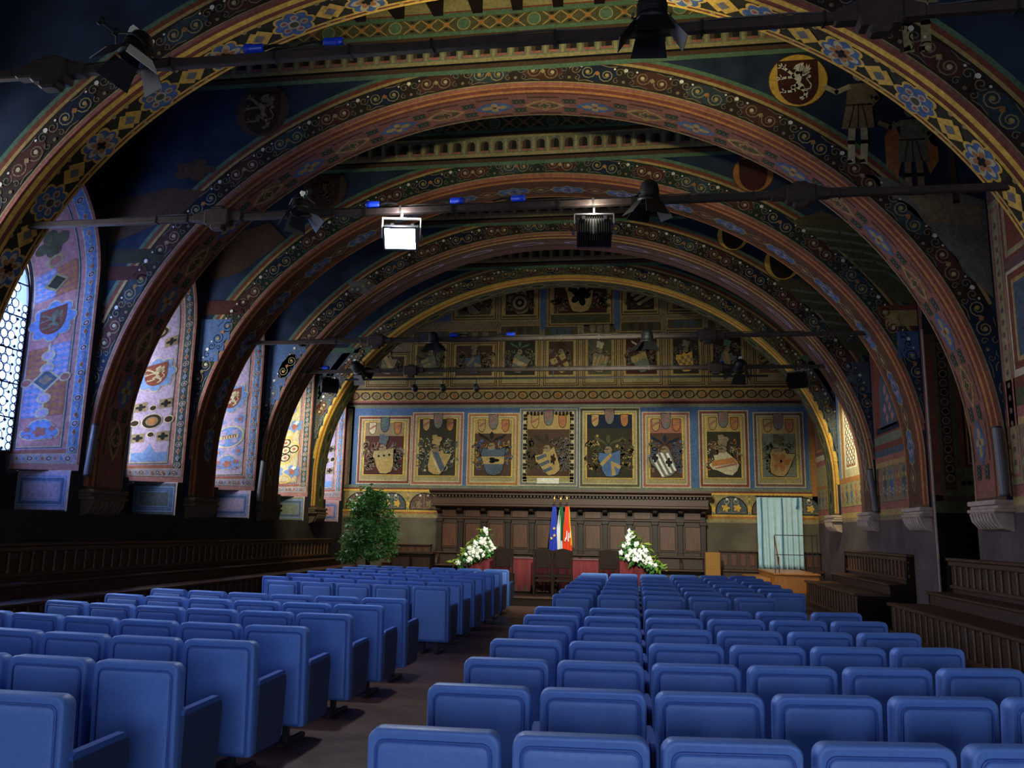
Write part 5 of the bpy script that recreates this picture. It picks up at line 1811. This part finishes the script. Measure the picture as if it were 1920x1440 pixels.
def leafy(pts, size, mtl, name, parent, kind='stuff'):
    m = MB()
    for p0 in pts:
        a, b = rnd.uniform(0, 2 * pi), rnd.uniform(-1.1, .5)
        d = Vector((cos(a) * cos(b), sin(a) * cos(b), sin(b)))
        sd = d.cross(Vector((rnd.uniform(-1, 1), rnd.uniform(-1, 1), 1))).normalized()
        L = size * rnd.uniform(.7, 1.3)
        p0 = Vector(p0)
        up = sd.cross(d) * L * .08
        m.add([p0, p0 + d * L * .5 + sd * L * .26 + up, p0 + d * L, p0 + d * L * .5 - sd * L * .26 + up], [(0, 1, 2, 3)])
    o = m.build(name, M[mtl], parent)
    o['kind'] = kind
    return o


def arrangement(x, y, z, sx, label):
    t = thing('flower_arrangement', label, 'flowers', (x, y, z))
    MB().lathe([(.10, 0), (.14, .04), (.15, .12), (.12, .13)], (0, 0, 0), 12).build('bowl', M['black'], t)
    tip, peak, inner = (.72, -.21), (.02, .66), (-.26, .10)

    def tri(a, b):
        if a + b > 1:
            a, b = 1 - a, 1 - b
        c = 1 - a - b
        return sx * (a * tip[0] + b * peak[0] + c * inner[0]), a * tip[1] + b * peak[1] + c * inner[1], a, b

    def front(a):
        return -.36 * min(1.0, a * 3)
    pts, yl = [], []
    for k in range(460):
        x_, z_, a, b = tri(rnd.random(), rnd.random())
        pts.append((x_ + rnd.gauss(0, .03), front(a) + max(-.16, min(.12, rnd.gauss(0, .07))), z_ + rnd.gauss(0, .03)))
    for k in range(60):
        q = rnd.random()
        yl.append((sx * (peak[0] + .06 + (tip[0] - peak[0]) * q), front(q) + rnd.gauss(0, .05), peak[1] + (tip[1] - peak[1]) * q + rnd.uniform(-.04, .10)))
    leafy(pts, .15, 'leaf', 'foliage', t)
    leafy(yl, .17, 'leafy', 'fern_spray', t)
    pm = MB()
    pm.lathe([(.004, -.03), (.03, -.015), (.042, .01), (.03, .03), (.012, .036)], (0, 0, 0), 8)
    for k in range(5):
        a = k * 2 * pi / 5
        pm.lathe([(.004, -.015), (.024, 0), (.004, .018)], (.035 * cos(a), .035 * sin(a), .008), 6)
    me = pm.mesh('blossom', M['petal'], True)
    for k in range(64):
        x_, z_, a, b = tri(rnd.random() ** .8, rnd.random() ** .9)
        if k < 7:
            x_, z_, a = sx * (peak[0] - .05 + .02 * (k % 3)), peak[1] + .05 - .06 * k, 0
        o = link('blossom', me, t, (x_ + rnd.gauss(0, .03), front(a) - .15 + rnd.gauss(0, .03), z_ + rnd.gauss(0, .03)))
        o.rotation_euler = (rnd.uniform(.6, 1.8), rnd.uniform(-.6, .6), rnd.uniform(0, 6))
        q = rnd.uniform(.85, 1.35)
        o.scale = (q, q, q)
    MB().tube([(0, 0, .1), (sx * -.1, -.05, .4), (sx * -.18, -.1, .7)], .008, 5).tube([(0, 0, .1), (sx * .3, -.36, .15), (sx * .55, -.38, -.1)], .008, 5).build('stem', M['bark'], t)


arrangement(-3.62, 20.56, 1.01, -1, 'white flowers cascading to the left end of the crimson table')
arrangement(-.12, 20.56, 1.01, 1, 'white flowers cascading to the right end of the crimson table')

t = thing('potted_tree', 'bushy green potted fig tree on the dais left of the dossal', 'plant', (-6.85, 21.0, .2))
MB().lathe([(.20, 0), (.23, .05), (.27, .42), (.30, .45), (.29, .48), (.24, .46)], (0, 0, 0), 18).build('pot', M['pot'], t)
tr = MB()
for k in range(7):
    a = k * .9
    tr.tube([(.03 * cos(a), .03 * sin(a), .45), (.1 * cos(a), .1 * sin(a), 1.1), (.35 * cos(a + .4), .3 * sin(a + .4), 1.6 + .1 * (k % 4)), (.55 * cos(a + .5), .45 * sin(a + .5), 2.0 + .08 * (k % 3))], [.02, .018, .012, .006], 6)
tr.build('trunk', M['bark'], t)
pts = []
r2 = random.Random(11)
clumps = []
for k in range(44):
    z_ = .72 + 1.6 * (k + r2.random()) / 44
    wx = .66 - .25 * max(0, z_ - 1.6) / .7
    an = r2.uniform(0, 2 * pi)
    rr = r2.random() ** .5
    clumps.append((wx * rr * cos(an), .5 * rr * sin(an), z_))
clumps += [(-.08, -.1, 2.42), (.25, -.1, 2.3), (-.35, -.1, 2.1), (.55, -.1, 1.15), (-.5, -.3, 1.2), (-.3, -.4, .8), (.25, -.4, .8)]
for c_ in clumps:
    wz = 1 - .35 * abs(c_[2] - 1.5)
    for k in range(105):
        q = [rnd.gauss(0, 1) for _ in range(3)]
        n_ = sqrt(sum(v * v for v in q)) or 1
        r = .29 * rnd.random() ** .4 * wz
        pts.append((c_[0] * .92 + q[0] / n_ * r, c_[1] * .9 + q[1] / n_ * r, c_[2] + q[2] / n_ * r * .9))
leafy(pts, .115, 'leaf', 'foliage', t)
MB().prism([(.10, .02), (.26, .02), (.2, .3), (.18, .46), (.15, .3)], 'y', -.34, -.325).build('wrap', M['fwhite'], t)
t = thing('dark_sideboard', 'low dark wooden sideboard between the potted tree and the dossal', 'sideboard', (-5.95, 21.9, .2))
MB().bbox(-.55, 0, .05, .55, .5, .80, .012).build('body', M['woodk'], t)
MB().bbox(-.6, -.04, .80, .6, .54, .86, .012).build('top', M['wood'], t)
for x in (-.28, .28):
    d_ = MB().bbox(x - .24, -.02, .12, x + .24, .0, .72, .008).build('door', M['wood'], t)
    MB().lathe([(.006, 0), (.016, .012), (.01, .024)], (0, 0, 0), 8).rot(Matrix.Rotation(pi / 2, 3, 'X')).build('knob', M['gold'], d_, False, (x + (-.2 if x > 0 else .2), -.02, .42))
MB().box(-.52, .04, 0, .52, .46, .05).build('base', M['woodk'], t)

# ------------------------------------------------------------------ iron tie rods with turnbuckle joints
def tie_rod(label, x0, x1, y, z, joints, thick=.04, clamps=12):
    t = thing('tie_rod', label, 'tie rod', (0, y, z))
    MB().bbox(x0, -thick, -thick, x1, thick, thick, .012).build('bar', M['iron'], t)
    for x in joints:
        m = MB()
        m.bbox(x - .34, -.06, -.055, x + .34, .06, .055, .015)
        m.bbox(x - .17, -.085, -.11, x + .17, .085, .11, .02)
        m.bbox(x - .09, -.07, -.17, x + .09, .07, .15, .02)
        m.prism([(x - .32, .05), (x - .14, .11), (x + .14, .11), (x + .32, .05)], 'y', -.05, .05)
        m.build('turnbuckle', M['iron'], t)
    m = MB().box(-.012, -thick - .008, -thick - .008, .012, thick + .008, thick + .008).mesh('clip', M['black'])
    for k in range(clamps):
        link('clip', m, t, (x0 + 1.6 + (x1 - x0 - 3.2) * (k + .5 + .25 * sin(k * 5)) / clamps, 0, 0))
    cb = MB()
    n = 60
    pts = []
    for k in range(n + 1):
        s = k / n
        pts.append((x0 + 1.2 + (x1 - x0 - 2.4) * s, .02 * sin(s * 40), thick + .012 + .012 * abs(sin(s * 55))))
    cb.tube(pts, .009, 5).build('cable', M['cable'], t)
    return t


tie_rod('nearest iron tie rod crossing the hall at the top', XL, XR, 6.15, 5.66, (-5.19, 1.92))
tie_rod('iron tie rod that carries the lit floodlight', -8.1, 4.35, 9.5, 5.60, (-5.34, 1.96), .042, 16)
tie_rod('thin iron tie rod under the third arch, bearing two small spotlights', -8.25, 4.5, 16.1, 5.50, (-5.3, 1.45), .04, 10)
tie_rod('iron tie rod nearest the end wall, above the lighting bar', -8.3, 4.45, 19.3, 5.50, (-5.43, 1.9), .042, 10)

t = thing('lighting_bar', 'slim black lighting bar hanging below the tie rod nearest the end wall', 'lighting bar', (0, 19.3, 5.29))
MB().tube([(-7.1, 0, 0), (3.08, 0, 0)], .024, 8).build('bar', M['black'], t)
hg = MB().tube([(0, 0, 0), (0, 0, .17)], .012, 6).mesh('hanger', M['black'])
for x in (-6.8, -4.3, -1.9, .6, 2.7):
    link('hanger', hg, t, (x, 0, 0))


def aim(o, loc, target):
    o.location = loc
    o.rotation_euler = (Vector(target) - Vector(loc)).to_track_quat('Y', 'Z').to_euler()


def floodlight(label, loc, target, lit, hang, w=.42):
    """loc: centre of the housing; the yoke hangs from z = hang"""
    t = thing('floodlight', label, 'floodlight', loc)
    d = Vector(target) - Vector(loc)
    t.rotation_euler = (0, 0, atan2(-d.x, d.y))
    tilt = atan2(-d.z, hypot(d.x, d.y))
    R = Matrix.Rotation(-tilt, 3, 'X')
    h, dp = .30, .16
    m = MB()
    m.prism([(-dp, -h * .34), (dp * .55, -h / 2), (dp * .55, h / 2), (-dp, h * .34)], 'x', -w / 2, w / 2)
    m.rot(R)
    recalc(m.build('housing', M['grey' if lit else 'black'], t))
    fins = MB()
    for k in range(15):
        x = -w / 2 + w * (k + .5) / 15
        fins.box(x - .005, -dp - .045, -h * .34, x + .005, -dp + .01, h * .34)
        fins.box(x - .005, -dp, -h * .5 - .03, x + .005, dp * .5, -h * .36)
    fins.rot(R).build('heat_fin', M['black'], t)
    MB().box(-w / 2 + .02, dp * .55, -h / 2 + .02, w / 2 - .02, dp * .55 + .008, h / 2 - .02).rot(R).build('glass', M['lens' if lit else 'lensoff'], t)
    m = MB()
    for a, b, c_, e in ((-w / 2, -h / 2, w / 2, -h / 2 + .022), (-w / 2, h / 2 - .022, w / 2, h / 2), (-w / 2, -h / 2, -w / 2 + .022, h / 2), (w / 2 - .022, -h / 2, w / 2, h / 2)):
        m.box(a, dp * .5, b, c_, dp * .55 + .02, e)
    m.rot(R).build('bezel', M['grey'], t)
    for sx in (-1, 1):
        MB().box(sx * .13 - .02, -dp - .05, h * .22, sx * .13 + .02, -dp + .02, h * .38).rot(R).build('latch', M['grey'], t)
    H = hang - loc[2]
    yt = min(.24, H - .02)
    m = MB()
    m.box(-w / 2 - .035, -.022, -.02, -w / 2 - .022, .022, yt).box(w / 2 + .022, -.022, -.02, w / 2 + .035, .022, yt).box(-w / 2 - .035, -.022, yt - .014, w / 2 + .035, .022, yt)
    m.build('yoke', M['white' if lit else 'grey'], t)
    for sx in (-1, 1):
        MB().lathe([(.03, -.012), (.03, .012)], (0, 0, 0), 10).rot(Matrix.Rotation(pi / 2, 3, 'Y')).build('pivot_knob', M['grey'], t, False, (sx * (w / 2 + .045), 0, 0))
    MB().tube([(0, 0, yt - .01), (0, 0, H)], .016, 6).build('clamp', M['white' if lit else 'grey'], t)
    return t


floodlight('lit floodlight with glaring white glass hanging from the second tie rod', (-2.87, 9.5, 5.26), (-2.2, 5.4, 2.2), True, 5.56)
floodlight('finned floodlight turned towards the end wall, seen from behind under the second tie rod', (-.46, 9.55, 5.24), (-1.6, 24.8, 3.2), False, 5.56)
floodlight('floodlight at the left end of the tie rod nearest the end wall', (-7.5, 19.3, 5.14), (-8.9, 22.0, 3.4), False, 5.46)
floodlight('floodlight at the right end of the tie rod nearest the end wall', (3.74, 19.3, 5.17), (5.0, 21.6, 3.4), False, 5.46)


def barn_spot(label, loc, target, hang, s=1.0, flaps=True, ghost=False):
    t = thing('theatre_spotlight', label, 'spotlight', loc)
    aim(t, loc, target)
    t.scale = (s, s, s)
    R = Matrix.Rotation(-pi / 2, 3, 'X')
    MB().lathe([(.03, -.19), (.06, -.185), (.095, -.15), (.115, -.09), (.12, 0), (.12, .03), (.135, .035), (.135, .07), (.12, .075)], (0, 0, 0), 18).rot(R).build('body', M['black'], t, True)
    MB().lathe([(.11, .05), (.11, .058)], (0, 0, 0), 16).rot(R).build('lens', M['lensoff'], t)
    MB().box(-.03, -.185, .05, .03, -.10, .115).build('rating_plate', M['white'], t)
    m = MB()
    for k in range(3):
        m.lathe([(.118 + .004 * (k % 2), -.07 + k * .03), (.124, -.062 + k * .03)], (0, 0, 0), 16)
    m.rot(R).build('vent_ring', M['black'], t)
    if flaps:
        for k in range(4):
            q = Matrix.Rotation(k * pi / 2, 3, 'Y')
            m = MB().prism([(-.105, .0), (.105, .0), (.15, .22), (-.15, .22)], 'z', -.003, .003)
            m.rot(Matrix.Rotation(-.65, 3, 'X'))
            m.v = [(x, y + .075, z - .13) for x, y, z in m.v]
            m.rot(q)
            m.build('barn_door', M['white'] if (ghost and k == 1) else M['black'], t, False)
    up = (Matrix.Rotation(0, 3, 'X'))
    m = MB()
    m.tube([(-.15, 0, 0), (-.15, -.02, .12), (0, -.03, .2), (.15, -.02, .12), (.15, 0, 0)], .011, 6)
    m.build('yoke', M['black'], t)
    MB().lathe([(.035, 0), (.035, .03), (.015, .035), (.015, .13), (.04, .14), (.04, .17)], (0, -.03, .19), 8).build('clamp', M['black'], t)
    return t


barn_spot('black spotlight with white barn door, left on the nearest tie rod', (-4.28, 6.0, 5.72), (-4.45, 5.7, 4.4), 5.7, 1.0, True, True)
barn_spot('large black spotlight with open barn doors, right on the nearest tie rod', (.17, 6.0, 5.72), (.15, 6.25, 4.0), 5.7, 1.0, True, False)
barn_spot('small dark spotlight left of the lit floodlight', (-4.18, 9.4, 5.66), (-4.0, 9.2, 4.6), 5.6, .95, True)
barn_spot('black spotlight right of the finned floodlight', (.20, 9.4, 5.62), (.1, 9.6, 4.2), 5.6, 1.0, True)
barn_spot('small spotlight left on the thin tie rod of the third arch', (-4.05, 16.0, 5.47), (-4.0, 16.2, 4.0), 5.5, .9, True)
barn_spot('small spotlight right on the thin tie rod of the third arch', (.27, 16.0, 5.44), (.2, 16.2, 4.0), 5.5, .95, True)
barn_spot('tiny spotlight at the right end of the thin tie rod', (4.12, 16.05, 5.36), (3.6, 15.0, 4.6), 5.5, .5, False)
barn_spot('spotlight with tangled cables beside the left floodlight', (-6.78, 19.25, 5.56), (-6.3, 20.5, 4.8), 5.5, 1.15, True)
barn_spot('spotlight with tangled cables left of the right floodlight', (2.43, 19.25, 5.50), (2.2, 20.5, 4.8), 5.5, 1.15, True)


def track_spot(label, x):
    t = thing('track_spotlight', label, 'spotlight', (x, 19.3, 5.265))
    MB().tube([(0, 0, 0), (0, 0, -.1)], .014, 6).build('stem', M['black'], t)
    R = Matrix.Rotation(.25, 3, 'Y')
    m = MB().lathe([(.03, -.06), (.065, -.05), (.075, .02), (.075, .09), (.06, .1)], (0, 0, 0), 14)
    m.rot(Matrix.Rotation(-pi / 2 - .35, 3, 'X'))
    m.build('head', M['black'], t, True, (0, 0, -.19))
    m = MB().lathe([(.058, .095), (.058, .102)], (0, 0, 0), 14)
    m.rot(Matrix.Rotation(-pi / 2 - .35, 3, 'X'))
    m.build('lens', M['lensoff'], t, False, (0, 0, -.19))


track_spot('leftmost of three small track spotlights on the lighting bar', -5.32)
track_spot('middle of three small track spotlights on the lighting bar', -4.61)
track_spot('rightmost of three small track spotlights on the lighting bar', -3.78)
t = thing('small_projector', 'small black projector hanging right of the right floodlight', 'projector', (4.07, 19.3, 5.10))
MB().bbox(-.07, -.06, -.05, .07, .06, .05, .01).build('body', M['black'], t)
MB().tube([(0, 0, .05), (0, 0, .36)], .01, 6).build('bracket', M['black'], t)


def plug(label, loc, rz=0.0):
    t = thing('cable_plug', label, 'plug', loc, rz)
    R = Matrix.Rotation(pi / 2, 3, 'Y')
    MB().lathe([(.03, -.1), (.042, -.09), (.042, .0), (.048, .005), (.048, .07), (.04, .075)], (0, 0, 0), 12).rot(R).build('body', M['plug'], t, True)
    MB().tube([(-.09, 0, 0), (-.2, .01, .015), (-.34, .02, -.01)], [.024, .016, .012], 6).build('tail', M['cable'], t)
    MB().lathe([(.034, .07), (.034, .085)], (0, 0, 0), 10).rot(R).build('collar', M['grey'], t)


plug('blue plug beside the left spotlight of the nearest tie rod', (-3.27, 6.15, 5.755), pi)
plug('blue plug further right along the nearest tie rod', (-2.52, 6.15, 5.76), .1)
plug('blue plug left of the lit floodlight', (-3.27, 9.5, 5.70), pi)
plug('blue plug with white tie between the two floodlights', (-2.15, 9.5, 5.70), .1)
plug('blue plug left of the finned floodlight', (-1.38, 9.5, 5.70), 0)
plug('blue plug left on the thin tie rod', (-3.66, 16.1, 5.595), pi)
plug('blue plug in the middle of the thin tie rod', (-2.45, 16.1, 5.595), 0)
plug('blue plug at the left end of the tie rod nearest the end wall', (-7.62, 19.3, 5.60), 0)
plug('blue plug right on the tie rod nearest the end wall', (2.02, 19.3, 5.60), 0)


def column_speaker(label, x, y, z0, z1, lean):
    t = thing('column_speaker', label, 'loudspeaker', (x, y, z0))
    h = z1 - z0
    MB().tube([(0, 0, 0), (lean, 0, h)], .062, 14).build('case', M['speaker'], t, False)
    MB().tube([(0, 0, -.015), (0, 0, .01)], .066, 14).build('end_cap', M['black'], t)
    MB().tube([(lean, 0, h - .01), (lean, 0, h + .015)], .066, 14).build('end_cap', M['black'], t)
    MB().box(-.03, .04, h * .3, .03, .12, h * .36).box(-.03 + lean * .7, .04, h * .7, .03 + lean * .7, .12, h * .76).build('bracket', M['black'], t)


column_speaker('grey column loudspeaker at the left foot of the second arch', -8.83, 12.3, 2.42, 3.24, .06)
column_speaker('grey column loudspeaker at the left foot of the fourth arch', -8.90, 18.74, 2.24, 3.2, .06)
column_speaker('dark column loudspeaker at the right foot of the fourth arch', 5.12, 18.74, 2.2, 3.1, -.08)
column_speaker('dark column loudspeaker at the right foot of the second arch', 5.06, 12.3, 2.26, 3.2, -.03)

# ------------------------------------------------------------------ auditorium seats
def rounded(x0, z0, x1, z1, r, n=5, rb=None):
    rb = r if rb is None else rb
    ps = []
    for cx, cz, a0, rr in ((x1 - r, z1 - r, 0, r), (x0 + r, z1 - r, pi / 2, r), (x0 + rb, z0 + rb, pi, rb), (x1 - rb, z0 + rb, 3 * pi / 2, rb)):
        for k in range(n + 1):
            a = a0 + pi / 2 * k / n
            ps.append((cx + rr * cos(a), cz + rr * sin(a)))
    return ps


def loft(mb, loops):
    n = len(loops[0])
    vs = [p for l in loops for p in l]
    fs = [(a * n + i, a * n + (i + 1) % n, (a + 1) * n + (i + 1) % n, (a + 1) * n + i) for a in range(len(loops) - 1) for i in range(n)]
    fs += [tuple(range(n - 1, -1, -1)), tuple(range((len(loops) - 1) * n, len(loops) * n))]
    return mb.add(vs, fs)


W2, ZB, ZT = .2575, .15, .886


def build_seat():
    t = thing('auditorium_chair', 'x', 'chair')
    lean = lambda y, z: y - .06 * (z - .45)
    def loop(e, y, dz=0):
        return [(x, lean(y, z), z) for x, z in rounded(-W2 + e, ZB + e, W2 - e, ZT - e, max(.048 - e * .6, .015), 5, .02)]
    m = MB()
    loft(m, [loop(.018, .004), loop(.007, .0), loop(.0, .012), loop(.0, .075), loop(.012, .10), loop(.03, .108)])
    recalc(m.build('backrest', M['leather'], t, True))
    m = MB()
    def loop2(e, y):
        return [(x, lean(y, z), z) for x, z in rounded(-W2 + .042 + e, ZB + .02 + e, W2 - .042 - e, ZT - .05 - e, .03, 5, .015)]
    loft(m, [loop2(0, .012), loop2(.0, .000), loop2(.006, -.004), loop2(.03, -.006)])
    recalc(m.build('back_panel', M['leather'], t, True))
    path = [(x, lean(.000, z), z) for x, z in rounded(-W2 + .034, ZB + .012, W2 - .034, ZT - .042, .036, 5, .018)]
    m = MB().tube(path, .0055, 5, True)
    m.build('piping', M['leather2'], t, True)
    # front cushion of the back and the folded seat
    m = MB()
    def loop3(e, y):
        return [(x, y - .06 * (z - .45), z) for x, z in rounded(-.22 + e, .46 + e, .22 - e, .80 - e, .05, 4)]
    loft(m, [loop3(.0, .09), loop3(0, .13), loop3(.03, .155)])
    recalc(m.build('back_cushion', M['leather'], t, True))
    m = MB()
    def loop4(e, z):
        return [(x, y, z) for x, y in rounded(-.225 + e, .12 + e, .225 - e, .55 - e, .05, 4)]
    loft(m, [loop4(.02, .33), loop4(0, .35), loop4(0, .42), loop4(.03, .45)])
    recalc(m.build('seat', M['leather'], t, True))
    for sx in (-1, 1):
        pts = [(.06, ZB + .02), (.40, ZB + .02), (.44, ZB + .05), (.46, .30), (.475, .56), (.46, .605), (.42, .615), (.06, .60)]
        m = MB()
        x0, x1 = sorted((sx * (W2 + .018), sx * (W2 - .022)))
        m.prism(pts, 'x', x0, x1)
        recalc(m.build('armrest_panel', M['armside'], t))
        recalc(MB().prism([(.05, .60), (.43, .614), (.44, .63), (.42, .642), (.07, .632), (.05, .62)], 'x', x0 - .002, x1 + .002).build('arm_pad', M['leather2'], t))
    m = MB().bbox(-.02 + .1, .05, .0, .02 + .1, .11, .18, .006).bbox(.075, -.02, 0, .125, .40, .035, .008)
    m.bbox(-.12, .05, .0, -.08, .11, .18, .006).bbox(-.125, -.02, 0, -.075, .40, .035, .008)
    m.build('pedestal', M['legmetal'], t)
    return t


proto = build_seat()
used = [False]
ORD = ['first', 'second', 'third', 'fourth', 'fifth', 'sixth', 'seventh']


def seat(x, y, rz, label, group):
    if not used[0]:
        proto.location = (x, y, 0); proto.rotation_euler = (0, 0, rz)
        proto['label'] = label; proto['group'] = group
        used[0] = True
    else:
        dup(proto, (x, y, 0), rz, label, group)


U = .754
R_ROWS = [4.33 * U, 5.57 * U, 6.76 * U, 7.97 * U, 9.16 * U, 10.36 * U, 11.52 * U]
R_FAR = [14.0 * U, 15.27 * U, 16.5 * U, 17.75 * U, 19.0 * U, 20.2 * U, 21.45 * U]
L_ROWS = [3.52, 4.45, 5.39, 6.27, 7.28, 8.22, 9.10]
L_FAR = [11.25, 12.17, 13.08, 13.98, 14.9, 15.8, 16.72]
for side, near, far in ((1, R_ROWS, R_FAR), (-1, L_ROWS, L_FAR)):
    sname = 'right' if side > 0 else 'left'
    edge = -1.025 if side > 0 else -2.50
    for grp, rows in (('rear', near), ('front', far)):
        for r, y0 in enumerate(rows):
            cols = 5 if (grp == 'front' and r == 0) else 6
            for c in range(cols):
                d = .2575 + .56 * c
                x = edge + side * d
                y = y0 + .038 * d * d
                rz = math.atan(.076 * d) * side
                where = ('%s row from the cross-aisle' % ORD[6 - r]) if grp == 'rear' else ('%s row behind the dais' % ORD[6 - r])
                lab = 'blue padded chair, %s %s block, %s, %s from centre aisle' % (grp, sname, where, ORD[c])
                seat(x, y, rz, lab, 'blue chairs of the %s %s block' % (grp, sname))
